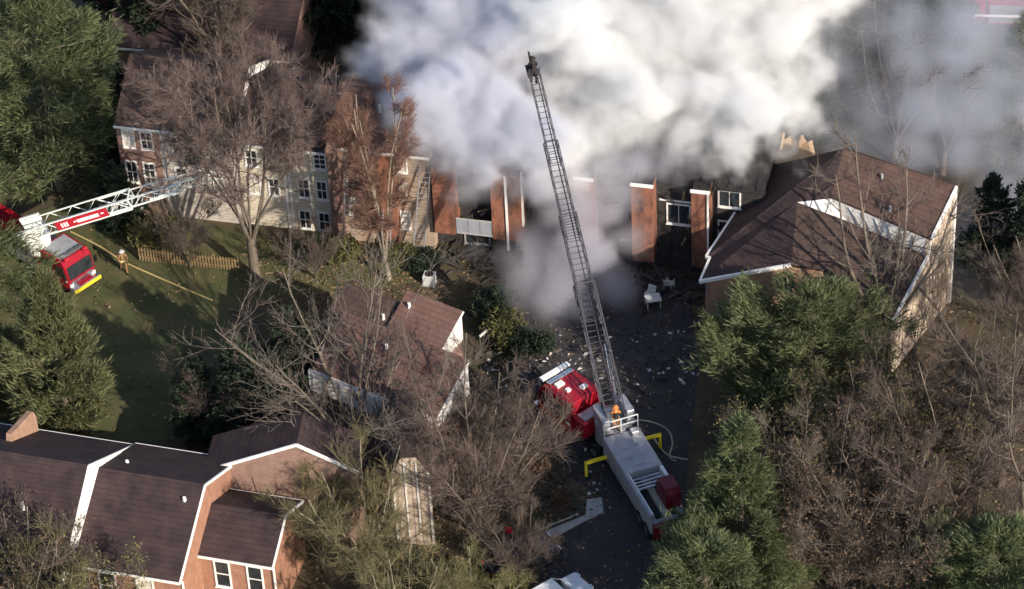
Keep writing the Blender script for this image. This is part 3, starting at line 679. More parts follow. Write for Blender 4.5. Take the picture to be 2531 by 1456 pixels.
plant('dark_conifer', p5, G(610, 1105), 'dark conifer in deep shade above the brick townhouses', 'tree', s=.58, rz=.5)
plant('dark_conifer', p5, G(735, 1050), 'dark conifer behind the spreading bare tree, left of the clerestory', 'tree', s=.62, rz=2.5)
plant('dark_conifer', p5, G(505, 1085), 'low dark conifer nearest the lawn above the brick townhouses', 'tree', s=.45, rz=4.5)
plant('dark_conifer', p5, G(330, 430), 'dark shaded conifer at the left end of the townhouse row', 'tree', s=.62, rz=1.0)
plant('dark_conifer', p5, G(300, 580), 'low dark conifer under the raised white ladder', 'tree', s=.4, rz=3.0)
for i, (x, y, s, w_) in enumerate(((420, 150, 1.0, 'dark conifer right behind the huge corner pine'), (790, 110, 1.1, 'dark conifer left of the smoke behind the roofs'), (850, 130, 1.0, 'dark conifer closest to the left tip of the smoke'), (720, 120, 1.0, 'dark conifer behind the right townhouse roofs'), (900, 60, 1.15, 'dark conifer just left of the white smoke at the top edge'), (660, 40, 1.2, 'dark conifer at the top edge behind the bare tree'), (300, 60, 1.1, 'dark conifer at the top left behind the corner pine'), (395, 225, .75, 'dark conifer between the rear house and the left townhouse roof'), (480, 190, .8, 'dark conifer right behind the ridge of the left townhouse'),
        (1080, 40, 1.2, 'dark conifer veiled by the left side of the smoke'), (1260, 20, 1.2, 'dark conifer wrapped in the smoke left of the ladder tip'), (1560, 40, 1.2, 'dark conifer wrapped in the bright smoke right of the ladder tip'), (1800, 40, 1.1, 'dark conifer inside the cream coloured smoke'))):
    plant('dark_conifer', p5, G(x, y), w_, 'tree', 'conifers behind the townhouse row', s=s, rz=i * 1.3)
for i, (x, y, s, w_) in enumerate(((2060, 330, 1.0, 'green pine veiled by smoke behind the torn roof'), (2150, 260, 1.05, 'green pine in the smoke left of the grey veil'), (2010, 180, 1.0, 'green pine fading into the cream smoke'), (2330, 300, .95, 'green pine in the grey veil behind the right house'), (2520, 420, .9, 'green pine at the right edge in the grey veil'))):
    plant('pine_tree', p4, G(x, y), w_, 'tree', 'pines behind the right house', s=s, rz=i * 1.7)
for i, (x, y, s, w_) in enumerate(((2210, 400, .85, 'bare tree behind the ridge of the right house'), (2330, 430, .8, 'bare tree right behind the ridge end of the right house'))):
    plant('bare_tree', b7, G(x, y), w_, 'tree', s=s, rz=i * 2.1)
for i, (x, y, s, w_) in enumerate(((2440, 690, .55, 'dark conifer right of the boarded gable'), (2540, 760, .7, 'dark conifer at the right edge below the smoke veil'))):
    plant('dark_conifer', p5, G(x, y), w_, 'tree', s=s, rz=i * 2.3)

s1 = leafy(31, 2.6, 1.9, 'leaf_olive', 4200, .24); s2 = leafy(32, 2.4, 1.7, 'leaf_brown', 3600, .22); s3 = leafy(33, 2.0, 1.8, 'pine_dark', 3600, .22)
s5 = leafy(35, 4.0, 1.5, 'leaf_orange', 3000, .26)
for (ms, x, y, s, w_) in ((s1, 150, 1650, 2.1, 'tall olive shrub at the lower left before the white gable strip'), (s2, 60, 1660, 2.4, 'tall brown shrub in the lower left corner'), (s1, 235, 1640, 1.5, 'olive shrub touching the eave of the lower left townhouse'), (s3, 10, 1640, 2.0, 'dark green shrub cut by the left edge at the bottom'),
        (s1, 390, 610, .9, 'pale olive shrub behind the wooden fence'), (s3, 780, 640, .8, 'dark green shrub at the foot of the beige siding'), (s1, 850, 650, .7, 'olive shrub beside the white garden chair'), (s3, 1050, 665, .7, 'dark shrub below the tall ladder'), (s1, 1000, 655, .6, 'olive shrub at the base of the upright orange tree'),
        (s3, 1310, 880, .9, 'dark green shrub by the drifting smoke near the driveway'), (s1, 1250, 850, .8, 'grey green shrub behind the centre house gable'), (s3, 1220, 780, .9, 'dark shrub behind the ridge of the centre house'), (s1, 1120, 1480, .9, 'yellow green shrub at the bottom edge left of the pavement strip'), (s1, 1270, 1490, .7, 'yellow shrub at the bottom edge beside the driveway'),
        (s3, 1000, 1440, 1.0, 'dark green shrub below the narrow brick house end'), (s2, 1330, 1180, .6, 'brown shrub at the driveway edge below the truck cab'), (s2, 1390, 1250, .5, 'brown shrub beside the top of the pavement strip'), (s3, 1680, 1330, .7, 'dark shrub behind the trailer rear'), (s1, 2240, 1400, .9, 'olive shrub in the brown thicket on the right'), (s2, 2300, 1470, 1.1, 'red brown shrub left of the corner pine')):
    plant('shrub', ms, G(x, y), w_, 'shrub', s=s, rz=x * .37)
plant('orange_leaf_tree', s5, G(285, 70), 'small orange leaved tree at the top edge right of the corner pine', 'tree', s=1.0)

# leaf litter and debris
g = np.random.default_rng(5)
def scatter(n, boxes, size, m, name, label, cat):
    pts = []
    for (x0, x1, y0, y1, wgt) in boxes:
        k = int(n * wgt); P_ = [G(g.uniform(x0, x1), g.uniform(y0, y1)) for _ in range(k)]; pts += [(p.x, p.y, .02 + g.uniform(0, .03)) for p in P_]
    c = np.array(pts); k = len(c); a = g.uniform(0, 2 * np.pi, k); d = np.stack([np.cos(a), np.sin(a), g.normal(0, .25, k)], 1)
    me = blades(c, d, g.uniform(.4, 1.6, k) * size, g.uniform(.5, 1.5, k) * size * .35, g, name, m)
    tag(link(name, me), label, cat, None, 'stuff')
scatter(16000, ((-50, 2580, 560, 1500, .45), (900, 1400, 1000, 1500, .25), (1750, 2560, 900, 1500, .2), (600, 1100, 600, 760, .1)), .22, 'leaf_litter', 'fallen_leaves', 'fallen brown leaves scattered over lawn and ground', 'leaves')
scatter(300, ((1290, 1720, 815, 1010, .6), (1330, 1500, 1010, 1250, .2), (1200, 1340, 830, 960, .2)), .3, 'debris', 'fire_debris', 'pale scraps of fire debris strewn over the dark driveway', 'debris')
scatter(1600, ((1150, 1720, 600, 1010, .7), (1330, 1500, 1010, 1280, .3)), .35, 'debris_dark', 'charred_debris', 'charred scraps strewn below the burning row', 'debris')

# ================================================================= vehicles
def rot_z(a, loc=(0, 0, 0)): return Matrix.Translation(loc) @ Matrix.Rotation(a, 4, 'Z')

def wheel(parent, x, y, z, r=.52, w_=.3, mtx=None, name='wheel'):
    mtx = mtx or Matrix.Identity(4)
    sgn = 1 if y > 0 else -1
    o = MB().tube((x, y - w_ / 2, z), (x, y + w_ / 2, z), r, n=18).xf(mtx).build(name, 'rubber', parent)
    MB().tube((x, y + sgn * (w_ / 2 - .02), z), (x, y + sgn * (w_ / 2 + .02), z), r * .55, n=12).xf(mtx).build('rim', 'chrome', o)

def cab(parent, mtx, L=3.0, W_=2.45, roof='red_paint', bump=.55, zt=2.95):
    """flat-fronted fire truck cab, front at x=0 looking +x"""
    h = W_ / 2
    prof = [(-L, -h, .55), (-.02, -h, .55), (.06, -h, 1.45), (-.22, -h, 2.55), (-.55, -h, zt), (-L, -h, zt)]
    c = MB().extrude(prof, (0, W_, 0)).xf(mtx).build('cab', 'red_paint', parent, bevel=.05)
    MB().box(-L + .25, -.75, -h + .2, h - .2, zt + .002, zt + .05).xf(mtx).build('roof_panel', roof, c)
    MB().extrude([(.075, -h + .12, 1.5), (.075, h - .12, 1.5), (-.19, h - .16, 2.48), (-.19, -h + .16, 2.48)], (.02, 0, .004)).xf(mtx).build('windshield', 'glass', c)
    MB().box(.04, .10, -h + .25, h - .25, .8, 1.32).xf(mtx).build('grille', 'chrome', c)
    for s in (-1, 1):
        MB().box(.02, .12, s * (h - .22) - .16, s * (h - .22) + .16, .85, 1.1).xf(mtx).build('headlight', 'white_paint', c)
        for (a, b) in ((-1.25, -.35), (-2.55, -1.6)):
            d = MB().box(a - .12, b + .1, s * (h + .004), s * (h + .03), .7, 2.62).xf(mtx).build('door', 'red_paint', c)
            MB().box(a, b, s * (h + .031), s * (h + .05), 1.6, 2.45).xf(mtx).build('window', 'glass', d)
        MB().box(-.1, .05, s * (h + .12), s * (h + .3), 1.7, 2.2).xf(mtx).build('mirror', 'black', c)
        MB().box(-L, -.1, s * (h + .006), s * (h + .022), 1.28, 1.42).xf(mtx).build('stripe', 'white_paint', c)
    MB().box(-.95, -.6, -h + .25, h - .25, zt + .052, zt + .22).xf(mtx).build('light_bar', 'chrome', c, bevel=.03)
    b = MB().box(.07, bump, -h - .02, h + .02, .5, .95).xf(mtx).build('bumper', 'chrome', parent, bevel=.04)
    MB().box(bump + .004, bump + .03, -h, h, .58, .86).xf(mtx).build('bumper_stripe', 'yellow', b)
    MB().box(.15, bump - .08, -.6, .6, .952, 1.06).xf(mtx).build('hose_tray', 'red_paint', b)
    return c

def ladder(parent, pivot, tip, sections, m, top_m=None, hand=.62, name='ladder_section'):
    """telescopic truss ladder. sections: (s0, s1, width, truss height)"""
    a = Vector(pivot); b = Vector(tip); X = (b - a).normalized(); Y = Vector((0, 0, 1)).cross(X).normalized(); Z = X.cross(Y)
    mt = Matrix(((X.x, Y.x, Z.x, a.x), (X.y, Y.y, Z.y, a.y), (X.z, Y.z, Z.z, a.z), (0, 0, 0, 1)))
    out = []
    for k, (s0, s1, w_, h) in enumerate(sections):
        z0 = .09 * k; y = w_ / 2; r = .043 - .006 * k
        fm = MB()
        for s in (-1, 1):
            fm.beam((s0, s * y, z0), (s1, s * y, z0), r * 2.2, r * 2.8); fm.beam((s0 + .2, s * y, z0 + h), (s1, s * y, z0 + h), r * 1.8, r * 1.8)
            n = max(4, int((s1 - s0) / .8)); xs = np.linspace(s0 + .2, s1, n + 1)
            for i in range(n):
                p, q = ((xs[i], s * y, z0), (xs[i + 1], s * y, z0 + h)) if i % 2 else ((xs[i], s * y, z0 + h), (xs[i + 1], s * y, z0))
                fm.beam(p, q, r * 1.0, r * 1.0)
            fm.beam((s1, s * y, z0), (s1, s * y, z0 + h), r * 1.6, r * 1.6)
        fm.beam((s1, -y, z0 + h), (s1, y, z0 + h), r * 1.8, r * 1.8)
        o = fm.xf(mt).build(name, m, parent)
        pr = None
        for x in np.arange(s0 + .3, s1, .36):
            if pr is None:
                pr = MB().tube((0, -y, 0), (0, y, 0), .024, n=5).build('rung', m, o); pr.matrix_local = mt @ Matrix.Translation((x, 0, z0))
            else:
                c = pr.copy(); COL.objects.link(c); c.parent = o; c.matrix_local = mt @ Matrix.Translation((x, 0, z0))
        out.append(o)
    return mt, out

# articulated (tractor drawn) ladder truck on the driveway
TX = Vector((5.75, -15.1, 0)); TH = R(109.0)
lt = empty('ladder_truck', TX, 0, 'red articulated ladder truck with grey trailer deck and ladder raised into the smoke', 'fire truck')
tm = rot_z(TH)                                   # trailer frame about the turntable
fr_ = Vector((2.2, -11.15, 0)) - TX; cm = rot_z(R(128.0), fr_)   # tractor frame at the cab front
cab(lt, cm, 3.1, roof='red_paint', bump=.45)
for (x0, x1, y0, y1) in ((-1.5, -1.1, .2, .8), (-2.6, -2.3, -.7, -.2), (-2.2, -1.9, .3, .6)): MB().box(x0, x1, y0, y1, 3.002, 3.2).xf(cm).build('roof_unit', 'white_paint', lt, bevel=.03)
MB().box(-.45, -.1, -1.1, 1.1, 3.1, 3.24).xf(cm).build('sun_visor', 'white_paint', lt)
MB().box(-6.2, -3.1, -.55, .55, .6, .95).xf(cm).build('chassis', 'black', lt)
MB().box(-4.3, -3.2, -1.15, 1.15, .9, 2.1).xf(cm).build('equipment_box', 'red_paint', lt, bevel=.04)
MB().box(-4.1, -3.4, -.9, .9, 2.102, 2.22).xf(cm).build('box_lid', 'aluminium', lt)
for x in (-1.0, -5.2):
    for s in (-1, 1): wheel(lt, x, s * 1.08, .52, mtx=cm)
MB().tube((0, 0, .9), (0, 0, 2.35), 1.15, n=20).xf(tm).build('turntable', 'aluminium', lt)
MB().box(-.9, .75, -1.05, -.55, 2.352, 3.5).xf(tm).build('pedestal', 'aluminium', lt, bevel=.05)
MB().box(-.9, .75, .55, 1.05, 2.352, 3.2).xf(tm).build('pedestal', 'aluminium', lt, bevel=.05)
for z in (2.9, 3.4): MB().beam(tm @ Vector((-1.25, -1.1, z)), tm @ Vector((-1.25, 1.1, z)), .05, .05).build('guard_rail', 'white_paint', lt)
for y in (-1.1, 0, 1.1): MB().beam(tm @ Vector((-1.25, y, 2.3)), tm @ Vector((-1.25, y, 3.4)), .05, .05).build('rail_post', 'white_paint', lt)
tms = tm @ Matrix.Diagonal((.9, .97, 1, 1))
body = MB().box(-9.6, -1.3, -1.22, 1.22, .75, 1.5).xf(tms).build('trailer_body', 'deck_grey', lt, bevel=.04)
for s in (-1, 1):
    for i in range(5): MB().box(-2.3 - i * 1.15, -1.4 - i * 1.15, s * 1.224, s * 1.25, .85, 1.45).xf(tms).build('locker_door', 'aluminium', body)
MB().box(-5.3, -1.35, -1.24, 1.24, 1.502, 2.3).xf(tms).build('trailer_deck', 'deck_grey', lt, bevel=.05)
for x_ in (-2.1, -3.0, -3.9, -4.8): MB().box(x_ - .012, x_ + .012, -1.1, 1.1, 2.302, 2.318).xf(tms).build('deck_seam', 'grey_trim', lt)
MB().box(-2.0, -1.5, -1.0, -.5, 2.302, 2.55).xf(tms).build('control_box', 'aluminium', lt, bevel=.03)
for y_ in (-.5, 0, .5): MB().box(-9.2, -5.4, y_ - .2, y_ + .2, 1.502, 1.62 + .05 * abs(y_)).xf(tms).build('hose_bed', 'hose_pale' if y_ == 0 else 'char', lt)
MB().box(-9.5, -5.305, .95, 1.24, 1.502, 2.2).xf(tms).build('side_locker', 'deck_grey', lt, bevel=.03)
MB().box(-9.5, -5.305, 1.0, 1.06, 2.202, 2.3).xf(tms).build('top_rail', 'white_paint', lt)
MB().box(-7.2, -5.305, -1.24, -1.02, 1.502, 2.25).xf(tms).build('side_locker', 'white_paint', lt, bevel=.03)
for i in range(4): MB().box(-5.75 - i * .32, -5.6 - i * .32, -.95, .9, 1.9, 1.98).xf(tms).build('step_slat', 'aluminium', lt)
tc_ = MB().extrude([(-6.9, -1.15, 1.502), (-8.7, -1.15, 1.502), (-8.7, -1.15, 2.7), (-8.4, -1.15, 3.0), (-7.2, -1.15, 3.0), (-6.85, -1.15, 2.3)], (0, 1.0, 0)).xf(tms).build('tiller_cab', 'red_shaded', lt, bevel=.05)
MB().box(-7.9, -7.2, -1.17, -1.152, 2.1, 2.8).xf(tms).build('window', 'glass', tc_)
MB().box(-10.1, -9.605, -1.15, 1.15, .6, 1.6).xf(tms).build('rear_step', 'red_shaded', lt, bevel=.04)
for s in (-1, 1): MB().box(-10.13, -10.104, s * .7 - .18, s * .7 + .18, 1.1, 1.4).xf(tms).build('tail_light', 'red_panel', lt)
for x in (-7.6, -8.75):
    for s in (-1, 1): wheel(lt, x, s * 1.1, .52, mtx=tms)
for s, x in ((1, -1.75), (-1, -1.2)):
    o = MB().beam(tm @ Vector((x, s * 1.2, 1.15)), tm @ Vector((x, s * 2.55, 1.15)), .16, .18).build('outrigger', 'yellow', lt)
    MB().beam(tm @ Vector((x, s * 2.55, .08)), tm @ Vector((x, s * 2.55, 1.24)), .17, .17).build('jack_leg', 'yellow', o)
    MB().tube(tm @ Vector((x, s * 2.55, .0)), tm @ Vector((x, s * 2.55, .08)), .34, n=12).build('jack_pad', 'black', o)
tip = ground_at(1319, 190, 17.0) - TX
mt, secs = ladder(lt, (0, 0, 2.95), tip, ((-.6, 8.0, 1.2, .7), (5.4, 12.4, 1.0, .58), (10.6, 17.0, .82, .48), (15.4, 21.6, .64, .4)), 'ladder_grey')
for s in (-1, 1): MB().tube(mt @ Vector((.3, s * .5, -.7)), mt @ Vector((4.2, s * .5, -.12)), .11, .08).build('lift_cylinder', 'chrome', lt)
MB().box(21.3, 22.1, -.36, .36, -.06, .02).xf(mt).build('tip_platform', 'ladder_grey', lt)
nz = MB().tube(mt @ Vector((21.8, 0, .1)), mt @ Vector((22.8, .05, .5)), .09, .06).build('water_cannon', 'black', lt)
for s in (-1, 1): MB().beam(mt @ Vector((21.6, s * .34, 0)), mt @ Vector((21.6, s * .34, .95)), .04, .04).build('tip_rail', 'ladder_grey', lt)
MB().path([mt @ Vector((x, -.2, .12 + .02 * math.sin(x))) for x in np.linspace(0, 21.2, 30)], .04, 5).build('water_line', 'ladder_grey', lt)

# ladder truck at the left, ladder laid towards the row
FX = ground_at(219, 703, .8); FX.z = 0
lf = empty('ladder_truck', FX, 0, 'red ladder truck with white ladder on the lawn, half hidden by pines', 'fire truck')
fm_ = rot_z(R(-45.0), (-.45, .55, 0)) @ Matrix.Diagonal((.9, .92, .9, 1))
cab(lf, fm_, 3.1, roof='deck_grey', bump=.6)
for y_ in (-.8, -.25, .3, .85): MB().box(-2.6, -1.0, y_ - .03, y_ + .03, 3.002, 3.05).xf(fm_).build('roof_rib', 'grey_trim', lf)
for s in (-1, 1): MB().box(-.5, -.2, s * .85 - .2, s * .85 + .2, 3.0, 3.2).xf(fm_).build('beacon', 'red_panel', lf, bevel=.05)
MB().box(-10.8, -3.3, -1.22, 1.22, .6, 1.9).xf(fm_).build('truck_body', 'red_paint', lf, bevel=.05)
MB().box(-6.0, -3.25, -1.05, 1.05, 1.902, 2.25).xf(fm_).build('turntable_deck', 'deck_grey', lf)
for s in (-1, 1):
    for i in range(5): MB().box(-4.6 - i * 1.25, -3.55 - i * 1.25, s * 1.224, s * 1.25, .75, 1.8).xf(fm_).build('locker_door', 'aluminium', lf)
for x in (-1.1, -7.5, -8.8):
    for s in (-1, 1): wheel(lf, x, s * 1.1, .52, mtx=fm_)
base2 = ground_at(92, 574, 3.5); tip2 = ground_at(560, 432, 8.0)
MB().tube(base2 - FX + Vector((0, 0, -1.4)), base2 - FX + Vector((0, 0, -.1)), .8, n=16).build('turntable', 'ladder_white', lf)
mt2, sec2 = ladder(lf, base2 - FX, tip2 - FX, ((-.7, 7.0, 1.2, .78), (4.5, 10.4, 1.0, .64), (8.3, 13.6, .82, .52)), 'ladder_white')
pn = MB().box(1.7, 5.4, -.665, -.64, .06, .72).xf(mt2).build('sign_panel', 'red_panel', sec2[0])
for (x0, x1, z0, z1) in ((2.05, 2.17, .2, .56), (2.24, 2.36, .2, .56), (2.43, 2.55, .2, .56), (2.95, 3.15, .34, .44), (3.2, 4.75, .24, .5), (4.9, 5.12, .36, .46)):
    MB().box(x0, x1, -.675, -.666, z0, z1).xf(mt2).build('lettering', 'text_white', pn)
MB().box(-1.0, .4, -.85, -.7, -.3, .9).xf(mt2).build('ladder_bracket', 'ladder_white', lf)
MB().box(-1.0, .4, .7, .85, -.3, .9).xf(mt2).build('ladder_bracket', 'ladder_white', lf)

# fire engine far behind in the smoke, top right
q = ground_at(2330, 8, 1.5); fe = empty('fire_engine', (q.x, q.y, 0), 0, 'red fire engine seen dimly through smoke at the top right edge', 'fire truck')
em = rot_z(R(172.0)); cab(fe, em, 3.0, roof='red_paint', bump=.5)
MB().box(-8.6, -3.15, -1.22, 1.22, .6, 2.6).xf(em).build('truck_body', 'red_paint', fe, bevel=.05)
MB().box(-8.5, -3.3, 1.222, 1.25, .8, 2.3).xf(em).build('locker_door', 'aluminium', fe)
MB().box(-8.6, 0, 1.251, 1.27, 1.3, 1.5).xf(em).build('stripe', 'white_paint', fe)
for x in (-1.1, -6.8):
    for s in (-1, 1): wheel(fe, x, s * 1.1, .52, mtx=em)

def car(name, loc, rz, paint, label, suv=False):
    t = empty(name, loc, rz, label, 'car')
    zr = 1.72 if suv else 1.45
    low = [(-2.25, .35), (2.2, .35), (2.28, .62), (2.15, .88), (1.0, .98), (-2.2, 1.02), (-2.3, .7)]
    MB().extrude([(x, -.88, z) for x, z in low], (0, 1.76, 0)).build('body', paint, t, bevel=.07)
    k = MB(); n = len(k.v)
    b0 = [(1.05, -.8), (1.05, .8), (-2.05 if suv else -1.7, .8), (-2.05 if suv else -1.7, -.8)]; t0 = [(.25, -.62), (.25, .62), (-1.75 if suv else -1.1, .62), (-1.75 if suv else -1.1, -.62)]
    k.v += [(x, y, .97) for x, y in b0] + [(x, y, zr - .06) for x, y in t0]; k.f += [(0, 1, 5, 4), (1, 2, 6, 5), (2, 3, 7, 6), (3, 0, 4, 7), (4, 5, 6, 7), (3, 2, 1, 0)]
    k.build('windows', 'glass', t)
    MB().box(t0[2][0] - .05, .3, -.64, .64, zr - .058, zr).build('roof', paint, t, bevel=.03)
    for s in (-1, 1):
        for xx in ((1.05, .27), (-.45, -.45), (b0[2][0], t0[2][0])): MB().beam((xx[0], s * .81, .97), (xx[1], s * .63, zr - .04), .07, .07).build('pillar', paint, t)
        MB().box(2.16, 2.27, s * .62 - .15, s * .62 + .15, .64, .8).build('headlight', 'white_paint', t)
        MB().box(-2.31, -2.24, s * .62 - .14, s * .62 + .14, .72, .9).build('tail_light', 'red_panel', t)
        for x in (1.4, -1.4): wheel(t, x, s * .82, .33, .33, .22)
    return t
p = ground_at(1372, 1500, 0); car('parked_car', (p.x, p.y, 0), R(35), 'car_white', 'white car parked at the bottom edge on the driveway', True)
p = ground_at(1290, 1395, 0); car('parked_car', (p.x, p.y, 0), R(28), 'car_dark', 'dark car parked among twigs beside the pale pavement strip', True)

# ================================================================= people
def person(loc, rz, joints, edges, label, coat, helmet, root=0, group='firefighters'):
    t = empty('person', loc, rz, label, 'person', group)
    me = bpy.data.meshes.new('body'); me.from_pydata([j[:3] for j in joints], edges, [])
    me.materials.append(M[coat]); o = link('body', me, t)
    sk = o.modifiers.new('skin', 'SKIN')
    for i, j in enumerate(joints):
        me.skin_vertices[0].data[i].radius = (j[3], j[3] * (j[4] if len(j) > 4 else 1)); me.skin_vertices[0].data[i].use_root = (i == root)
    sk.use_smooth_shade = True
    sb = o.modifiers.new('sub', 'SUBSURF'); sb.levels = 1; sb.render_levels = 1
    hd = Vector(joints[3][:3]); 
    hm = MB().ball(hd + Vector((0, 0, .10)), .15, .17, .12).build('helmet', helmet, t, smooth=True)
    MB().tube(hd + Vector((0, 0, .045)), hd + Vector((0, 0, .075)), .21, .19, 12).build('brim', helmet, hm)
    MB().ball(hd + Vector((0, .02, -.02)), .095, .105, .115).build('head', 'skin', t, smooth=True)
    return t
def pose(stride=.25, reach=.25, bend=0.0, sit=False):
    J = [(0, 0, .95, .16), (0, bend * .5, 1.25, .17), (0, bend, 1.48, .09), (0, bend + .02, 1.66, .07),
         (-.2, bend, 1.42, .085), (-.3, bend + .08, 1.16, .06), (-.2, bend + reach, 1.02, .045), (-.18, bend + reach + .09, 1.0, .035),
         (.2, bend, 1.42, .085), (.3, bend + .08, 1.16, .06), (.2, bend + reach, 1.02, .045), (.18, bend + reach + .09, 1.0, .035),
         (-.11, 0, .88, .11), (-.13, stride * .6, .5, .08), (-.13, stride, .1, .06), (-.13, stride + .17, .05, .05),
         (.11, 0, .88, .11), (.13, -stride * .3, .5, .08), (.13, -stride, .1, .06), (.13, -stride + .17, .05, .05)]
    Ed = [(0, 1), (1, 2), (2, 3), (2, 4), (4, 5), (5, 6), (6, 7), (2, 8), (8, 9), (9, 10), (10, 11), (0, 12), (12, 13), (13, 14), (14, 15), (0, 16), (16, 17), (17, 18), (18, 19)]
    return J, Ed
def firefighter(loc, rz, label, coat, helmet, **kw):
    J, Ed = pose(**kw); t = person(loc, rz, J, Ed, label, coat, helmet)
    b = kw.get('bend', 0.0)
    if coat != 'turnout_black': MB().box(-.22, .22, b * .4 - .19, b * .4 + .19, .93, .985).build('reflective_band', 'reflective', t)
    MB().box(-.13, .13, b * .7 - .33, b * .7 - .15, 1.05, 1.45).build('air_tank', 'turnout_black', t, bevel=.04)
    for s in (-1, 1):
        st = kw.get('stride', .25) * s * -1
        MB().box(s * .13 - .07, s * .13 + .07, st - .1, st + .18, .0, .1).build('boot', 'turnout_black', t, bevel=.03)
        hx = s * .18; hy = b + kw.get('reach', .25) + .1
        hnd = MB().ball((hx, hy, 1.0), .045, .05, .03, 8, 5)
        for i in range(4): hnd.tube((hx - .035 + i * .023, hy + .03, 1.0), (hx - .035 + i * .023, hy + .085 + .01 * (i in (1, 2)), .975), .011, .009, 5)
        hnd.tube((hx - s * .04, hy, 1.0), (hx - s * .07, hy + .045, .99), .012, .01, 5)
        hnd.build('hand', 'turnout_black', t)
    return t
p = ground_at(307, 670); firefighter(p, R(200), 'firefighter in tan gear and white helmet walking on the lawn beside the yellow hose', 'turnout', 'plastic_white', stride=.3, reach=.3, bend=.06)
q = TX + tm @ Vector((-.95, .2, 2.36)); firefighter(q, R(10), 'firefighter in orange gear at the turntable controls of the articulated ladder truck', 'turnout_orange', 'turnout_orange', stride=.08, reach=.34, bend=.08)
q = TX + mt @ Vector((21.0, 0, -.25)); firefighter(q, R(10), 'firefighter in dark gear standing at the tip of the raised ladder', 'turnout_black', 'turnout_black', stride=.1, reach=.3, bend=.12)

# ================================================================= garden things and hoses
def hose(pts, r, m, label, z=.05):
    P_ = [ground_at(x, y, 0) + Vector((0, 0, z)) for x, y in pts]; o = []
    for i in range(len(P_) - 1):
        a = P_[max(i - 1, 0)]; b = P_[i]; c = P_[i + 1]; d = P_[min(i + 2, len(P_) - 1)]
        for t in np.linspace(0, 1, 6)[:-1]:
            o.append(.5 * ((2 * b) + (c - a) * t + (2 * a - 5 * b + 4 * c - d) * t * t + (3 * b - a - 3 * c + d) * t ** 3))
    o.append(P_[-1]); tag(MB().path(o, r, 6).build('fire_hose', m), label, 'hose', 'fire hoses on the ground')
hose([(175, 574), (250, 612), (302, 646), (380, 682), (450, 712), (525, 744)], .055, 'yellow_hose', 'yellow fire hose running across the lawn past the firefighter')
hose([(1545, 1040), (1600, 1042), (1648, 1062), (1662, 1095), (1655, 1130), (1672, 1142)], .05, 'hose_pale', 'pale hose curving in a loop right of the trailer outrigger')
hose([(1612, 1078), (1632, 1108), (1655, 1128), (1700, 1138)], .06, 'hose_pale', 'pale hose from the right outrigger towards the pine')
hose([(1290, 1330), (1360, 1300), (1430, 1272)], .05, 'hose_pale', 'pale hose lying along the pavement strip')

# picket fence
f0 = ground_at(345, 645); f1 = ground_at(592, 672); fd = (f1 - f0)
fe_ = empty('picket_fence', f0, math.atan2(fd.y, fd.x), 'low weathered wooden picket fence around the yard by the big bare tree', 'fence')
Lf = fd.length; n = int(Lf / .2); pm = None
for i in range(n):
    if pm is None: pm = MB().extrude([(0, 0, .05), (.11, 0, .05), (.11, 0, 1.05), (.055, 0, 1.15), (0, 0, 1.05)], (0, .025, 0)).build('picket', 'wood_old', fe_)
    else: c = pm.copy(); COL.objects.link(c); c.parent = fe_; c.location = (i * .2, 0, random.uniform(-.02, .03))
for z in (.3, .85): MB().box(0, Lf, .027, .09, z, z + .08).build('rail', 'wood_old', fe_)
for i in range(5): MB().box(i * Lf / 4 - .05, i * Lf / 4 + .05, .092, .19, 0, 1.2).build('post', 'wood_old', fe_)

def chair(loc, rz, label):
    t = empty('garden_chair', loc, rz, label, 'chair', 'white garden furniture')
    MB().box(-.27, .27, -.27, .27, .38, .43).build('seat', 'plastic_white', t)
    MB().extrude([(-.27, .25, .43), (.27, .25, .43), (.27, .42, .95), (-.27, .42, .95)], (0, .04, 0)).build('backrest', 'plastic_white', t)
    for x in (-.23, .23):
        for y in (-.23, .23): MB().box(x - .03, x + .03, y - .03, y + .03, 0, .38).build('leg', 'plastic_white', t)
        MB().box(x - .035, x + .035, -.25, .28, .6, .64).build('armrest', 'plastic_white', t)
chair(ground_at(757, 645), R(40), 'white garden chair on the grass below the beige siding')
chair(ground_at(1606, 742), R(-30), 'white garden chair in shade beside the smoke, nearest the driveway')
chair(ground_at(1655, 712), R(150), 'white garden chair in shade left of the right house')
t = empty('garden_table', ground_at(1614, 757), R(10), 'pale garden table in shade below the white chairs', 'table', 'white garden furniture')
MB().box(-.5, .5, -.4, .4, .68, .73).build('table_top', 'plastic_white', t)
for x in (-.42, .42):
    for y in (-.32, .32): MB().box(x - .03, x + .03, y - .03, y + .03, 0, .68).build('leg', 'plastic_white', t)
ac = empty('air_conditioner', ground_at(1062, 700), R(-15), 'pale box shaped air conditioner on charred ground below the row', 'air conditioner')
MB().box(-.38, .38, -.35, .35, .05, .78).build('casing', 'plastic_white', ac, bevel=.03)
MB().tube((0, 0, .782), (0, 0, .80), .28, n=16).build('fan_grille', 'black', ac)
MB().box(-.42, .42, -.4, .4, 0, .048).build('base', 'concrete', ac)
rs = empty('red_marker', ground_at(1258, 1335), 0, 'small bright red marker on a post beside the parked dark car', 'marker')
MB().box(-.03, .03, -.03, .03, 0, .6).build('post', 'grey_trim', rs); MB().box(-.22, .22, -.05, -.02, .6, 1.1).build('plate', 'red_panel', rs)
lp = empty('garden_lamp', ground_at(1188, 870), 0, 'thin green garden lamp post right of the centre house ridge', 'lamp')
MB().tube((0, 0, 0), (0, 0, 1.3), .05).build('post', 'pine_blue', lp); MB().beam((0, 0, 1.3), (.5, .25, 1.6), .14, .08).build('lamp_head', 'white_trim', lp)

